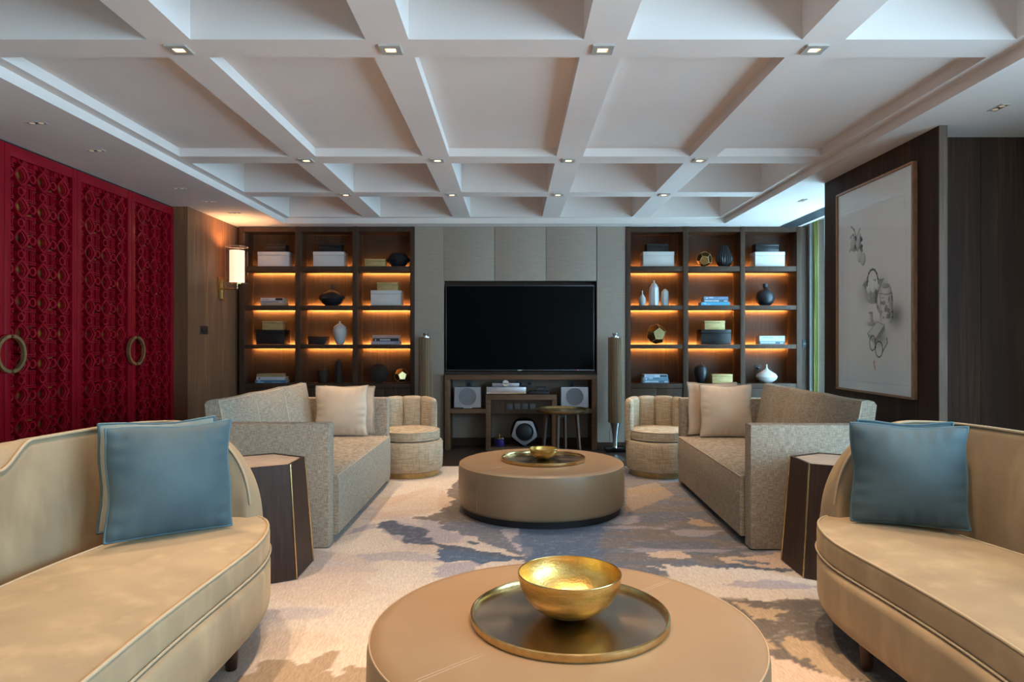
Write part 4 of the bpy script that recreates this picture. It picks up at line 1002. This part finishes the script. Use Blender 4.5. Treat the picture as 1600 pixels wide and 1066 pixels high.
# ------------------------------------------------------------------ barrel chairs
def barrel(loc, a0, step, n, label):
    t = thing('barrel_chair', label, 'armchair', loc, 0, 'barrel chairs beside the media wall')
    sl_ = M['slub']
    MB().lathe([(.001, .0), (.275, .0), (.275, .05), (.001, .05)], n=48).build('brass_plinth', M['brass_old'], t)
    MB().lathe([(.001, .045), (.285, .045), (.3, .056), (.308, .09), (.312, .2), (.31, .295), (.3, .315), (.27, .322), (.001, .322)], n=56).build('drum', sl_, t)
    o = MB().lathe([(.001, .324), (.262, .324), (.278, .332), (.283, .35), (.283, .395), (.277, .408), (.255, .416), (.15, .424), (.001, .426)], n=56).build('seat_cushion', sl_, t)
    for z in (.335, .407): MB().tube([(.281 * math.cos(2 * PI * k / 48), .281 * math.sin(2 * PI * k / 48), z) for k in range(48)], .0035, n=6, closed=True).build('piping', M['tweed_pipe'], o)
    for k in range(n):
        rings = []
        for f_ in np.linspace(0, 1, 9):
            a = R(90 - (a0 + step * (k + f_))); e = (1 - (2 * f_ - 1) ** 2) ** .5
            endL = min(1, (k + f_) / n * 4.5); endR = min(1, (1 - (k + f_) / n) * 4.5); hh = .69 - .02 * (1 - min(endL, endR)) ** 2
            ri = .272 - .028 * e; ro = .318 + .004 * e; top = hh + .010 * e
            if (k == 0 and f_ < .02) or (k == n - 1 and f_ > .98): ri, ro, top = .285, .305, hh - .02
            prof = [(ri + .012, .31), (ri, .45), (ri, top - .035), (ri + .012, top - .01), ((ri + ro) / 2, top), (ro - .012, top - .012), (ro, top - .045), (ro, .31)]
            rings.append([(r * math.cos(a), r * math.sin(a), z) for r, z in prof])
        MB().loft(rings).build('back_channel', sl_, t, angle=60)
    return t
barrel((-.965, 6.33, RZ), -129, 36, 5, 'channel-backed barrel chair beside the sconce-side sofa')
barrel((1.36, 6.33, RZ), -103, 35, 5, 'channel-backed barrel chair beside the picture-side sofa')

# ------------------------------------------------------------------ hexagonal side tables
def side_table(loc, label):
    t = thing('side_table', label, 'side table', loc, 0, 'hexagonal side tables')
    hx = lambda r, z: [(r * math.cos(R(-90 + 60 * k)), r * math.sin(R(-90 + 60 * k)), z) for k in range(6)]
    rb, rt_, H = .29, .243, .588
    lo, hi = hx(rb, .004), hx(rt_, H)
    for k in range(6):
        a, b_, d, e = lo[k], lo[(k + 1) % 6], hi[(k + 1) % 6], hi[k]
        sh_ = lambda p: (p[0] * .93, p[1] * .93, p[2])
        MB().loft([[a, b_, d, e], [sh_(a), sh_(b_), sh_(d), sh_(e)]]).build('side_panel', M['wood_table'], t, angle=20)
        MB().tube([(a[0] * 1.004, a[1] * 1.004, a[2]), (e[0] * 1.004, e[1] * 1.004, e[2] + .001)], .0048, n=6).build('edge_strip', M['brass'], t)
    MB().loft([hx(rt_ * .935, H - .02), hx(rt_ * .935, H - .004)]).build('top', M['stone'], t, angle=20)
side_table((-1.365, 3.655, RZ), 'hexagonal dark wood side table with brass edges beside the sconce-side sofas')
side_table((1.752, 3.675, RZ), 'hexagonal dark wood side table with brass edges beside the picture-side sofas')

# ------------------------------------------------------------------ curved velvet sofas
def curved_sofa(s, x0, bend_a, label):
    t = thing('curved_sofa', label, 'sofa', (x0, 1.95, RZ), 0, 'curved velvet sofas')
    NN, NB = 2.8, 4.5
    bend = lambda u: bend_a * (.45 + .55 * (.5 * (1 - 2 * u * u) + .5 * math.sqrt((1 - 2 * u * u) ** 2 + .12)))
    P = lambda u, v, z: (s * (v + bend(u)), u, z)
    ve, pe = M['velvet'], M['velvet_pipe']
    def kidney(L_, vc, W, z0, z1, rb_, rt_, crown=0., nsec=49):
        rings = []
        for i in range(nsec):
            u = L_ * math.sin(PI / 2 * (-1 + 2 * i / (nsec - 1))) * .9995
            w_ = W * max(1e-4, 1 - abs(u / L_) ** NN) ** (1 / NN)
            pts = []
            rt2 = min(rt_, w_ * .95); rb2 = min(rb_, w_ * .95)
            for k in range(5): a = R(90 * k / 4); pts.append((-w_ + rt2 - rt2 * math.cos(a), z1 - rt2 + rt2 * math.sin(a)))
            for q in (-.6, -.3, 0, .3, .6): pts.append((q * (w_ - rt2), z1 + crown * (1 - q * q) * (w_ / W)))
            for k in range(5): a = R(90 - 90 * k / 4); pts.append((w_ - rt2 + rt2 * math.cos(a), z1 - rt2 + rt2 * math.sin(a)))
            for k in range(5): a = R(90 * k / 4); pts.append((w_ - rb2 + rb2 * math.cos(a), z0 + rb2 - rb2 * math.sin(a)))
            for k in range(5): a = R(90 - 90 * k / 4); pts.append((-w_ + rb2 - rb2 * math.cos(a), z0 + rb2 - rb2 * math.sin(a)))
            rings.append([P(u, vc + p[0], p[1]) for p in pts])
        return MB().loft(rings)
    def rim(L_, vc, W, z, n=120):
        out = []
        for k in range(n):
            a = 2 * PI * k / n
            out.append(P(L_ * math.copysign(abs(math.cos(a)) ** (2 / NN), math.cos(a)), vc + W * math.copysign(abs(math.sin(a)) ** (2 / NN), math.sin(a)), z))
        return out
    kidney(1.19, .435, .46, .105, .335, .07, .03).build('base', ve, t, angle=60)
    seat = kidney(1.16, .33, .33, .335, .44, .02, .022, .018).build('seat_cushion', ve, t, angle=60)
    MB().tube(rim(1.153, .33, .323, .438), .0055, n=8, closed=True).build('piping', pe, seat, angle=80)
    MB().tube(rim(1.163, .33, .332, .342), .0045, n=8, closed=True).build('piping', pe, seat, angle=80)
    # backrest wraps the ends
    fine = []
    for k in range(600):
        a = R(-14 + 208 * k / 599)
        fine.append((1.19 * math.copysign(abs(math.cos(a)) ** (2 / NB), math.cos(a)), .435 + .45 * math.copysign(abs(math.sin(a)) ** (2 / NB), math.sin(a))))
    fine = np.array(fine); seg = np.hypot(*np.diff(fine, axis=0).T); S = np.concatenate([[0], np.cumsum(seg)]); Lt = S[-1]
    m_ = 150
    ss = np.unique(np.concatenate([np.linspace(0, .4, 34) ** 1.5 / .4 ** .5, np.linspace(.4, Lt - .4, m_), Lt - np.linspace(0, .4, 34) ** 1.5 / .4 ** .5]))
    pu = np.interp(ss, S, fine[:, 0]); pv = np.interp(ss, S, fine[:, 1])
    du = np.gradient(pu, ss); dv = np.gradient(pv, ss)
    ker = np.ones(5) / 5
    du = np.convolve(np.pad(du, 2, 'edge'), ker, 'valid'); dv = np.convolve(np.pad(dv, 2, 'edge'), ker, 'valid')
    rings = []; welt = []
    for i in range(len(ss)):
        d = min(ss[i], Lt - ss[i]); q = min(1, d / .40)
        h = .42 + .445 * math.sqrt(max(0, 1 - (1 - q) ** 2))
        nu, nv = dv[i], -du[i]; L_ = math.hypot(nu, nv) or 1; nu, nv = nu / L_, nv / L_
        if nu * (0 - pu[i]) + nv * (.3 - pv[i]) < 0: nu, nv = -nu, -nv
        u, v = pu[i], pv[i]
        hi = h - .090 * (1 - float(sstep(.41, .55, abs(u)))) * q
        T_ = .095; Lb = .03
        r_ = .025
        z0 = .30
        prof = [(0, z0), (-.006, (z0 + h) / 2), (0, max(h - .06, z0 + .01)), (.006, max(h - .018, z0 + .02)), (.024, max(h - .002, z0 + .03)), (.05, (h * .62 + hi * .38) + .004), (T_ - .02, hi + .004), (T_ - .004, hi - .006), (T_ + .004, max(hi - .03, z0 + .02)), (T_ + .02, .4 * hi + .6 * .40), (T_ + Lb, .33), (T_ + Lb, z0)]
        rings.append([P(u + nu * o, v + nv * o, z) for o, z in prof])
        welt.append(P(u + nu * (T_ - .004), v + nv * (T_ - .004), hi + .002))
    back = MB().loft(rings).build('backrest', ve, t, angle=70)
    MB().tube(welt[2:-2], .006, n=8).build('piping', pe, back, angle=80)
    for u in (.6, -.6):
        for v in (.09, .68):
            MB().lathe([(.001, 0), (.019, 0), (.021, .004), (.031, .13), (.001, .13)], n=20).build('leg', M['leg'], t, P(u, v, 0))
    return t
curved_sofa(-1, -.905, .09, 'curved sand velvet sofa in front of the red doors')
curved_sofa(1, 1.135, .15, 'curved sand velvet sofa in front of the dark panelled wall')
GBL = 'blue velvet cushions on the curved sofas'
pillow('bright teal-blue velvet cushion in front on the sofa before the red doors', GBL, (-1.352, 2.705, .4725), R(35.5), R(7), .455, .43, .19, M['blue'], M['blue_pipe'], 11)
pillow('velvet cushion with painted-in warm light, peeping out behind on the sofa before the red doors', GBL, (-1.468, 2.838, .4725), R(36), R(7), .44, .43, .06, M['blue_lit'], M['blue_pipe'], 12)
pillow('teal velvet cushion in front on the sofa before the dark panelled wall', GBL, (1.640, 2.83, .4725), R(-22), R(6), .43, .41, .18, M['blue'], M['blue_pipe'], 13)
pillow('teal cushion hidden behind another on the sofa before the dark panelled wall', GBL, (1.700, 2.948, .4735), R(-18), R(5), .37, .41, .05, M['blue'], M['blue_pipe'], 14)

# ------------------------------------------------------------------ round leather ottomans, trays, bowls
def ottoman(x, y, label):
    t = thing('ottoman', label, 'ottoman', (x, y, RZ), 0, 'round leather ottomans')
    Rr = .605
    MB().lathe([(.001, 0), (.575, 0), (.575, .045), (.001, .045)], n=72).build('plinth', M['black'], t)
    MB().lathe([(.001, .045), (.585, .045), (.598, .055), (.605, .075), (.606, .2), (.604, .31), (.597, .335), (.58, .347), (.55, .350), (.3, .352), (.001, .352)], n=96).build('leather_body', M['leather'], t)
    MB().tube([(.597 * math.cos(2 * PI * k / 96), .597 * math.sin(2 * PI * k / 96), .336) for k in range(96)], .0028, n=6, closed=True).build('seam', M['stitch'], t)
    ca, sa = math.cos(R(42)), math.sin(R(42))
    for o in (-.006, .006):
        MB().tube([(r * ca - o * sa, r * sa + o * ca, .3512 - .0016 * (abs(r) / .55) ** 4) for r in np.linspace(-.55, .55, 12)], .0009, n=5).build('seam', M['stitch'], t)
    for k in range(4):
        a = R(42 + 90 * k)
        MB().tube([(.6055 * math.cos(a), .6055 * math.sin(a), z) for z in (.07, .2, .31)], .0016, n=5).build('seam', M['leather'], t)
    return .352 + RZ
def tray(x, y, z, r, label):
    t = thing('serving_tray', label, 'tray', (x, y, z), 0, 'round trays on the ottomans')
    MB().lathe([(.001, 0), (r - .008, 0), (r - .008, .006), (.001, .006)], n=96).build('dish', M['traymat'], t)
    MB().lathe([(r - .012, .001), (r, .001), (r + .004, .012), (r + .003, .024), (r - .003, .026), (r - .008, .020), (r - .010, .006)], n=96, cap=False).build('rim', M['brass'], t)
def bowl(x, y, z, r, h, label):
    t = thing('gold_bowl', label, 'bowl', (x, y, z), 0, 'gold bowls on the trays')
    o = [(.001, 0)]; K_ = 14
    for k in range(1, K_ + 1):
        a = k / K_; o.append((r * math.sin(a * PI / 2) ** .82, h * (1 - math.cos(a * PI / 2)) ** .92))
    inn = [(max(.001, p[0] - .003), p[1] + .0035 * (1 - i / K_)) for i, p in enumerate(o)][::-1]
    MB().lathe(o, n=72, cap=False).build('outer_shell', M['goldleaf'], t, angle=80)
    MB().lathe([(r - .0001, h)] + inn, n=72, cap=False).build('inner_shell', M['goldleaf'], t, angle=80)
    MB().tube([((r - .0015) * math.cos(2 * PI * k / 72), (r - .0015) * math.sin(2 * PI * k / 72), h) for k in range(72)], .0019, n=6, closed=True).build('rim', M['brass'], t)
zt = ottoman(.16, 2.13, 'round taupe leather ottoman nearest the camera with the large gold bowl')
ottoman(.204, 5.02, 'round taupe leather ottoman standing before the television')
tray(.177, 2.157, zt, .309, 'large smoked bronze tray under the big gold bowl')
tray(.222, 5.03, zt, .304, 'bronze tray with the small gold bowl, before the television')
bowl(.178, 2.16, zt + .0065, .163, .138, 'large hammered gold bowl on the nearer tray')
bowl(.222, 5.03, zt + .0065, .104, .078, 'small gold bowl on the tray before the television')
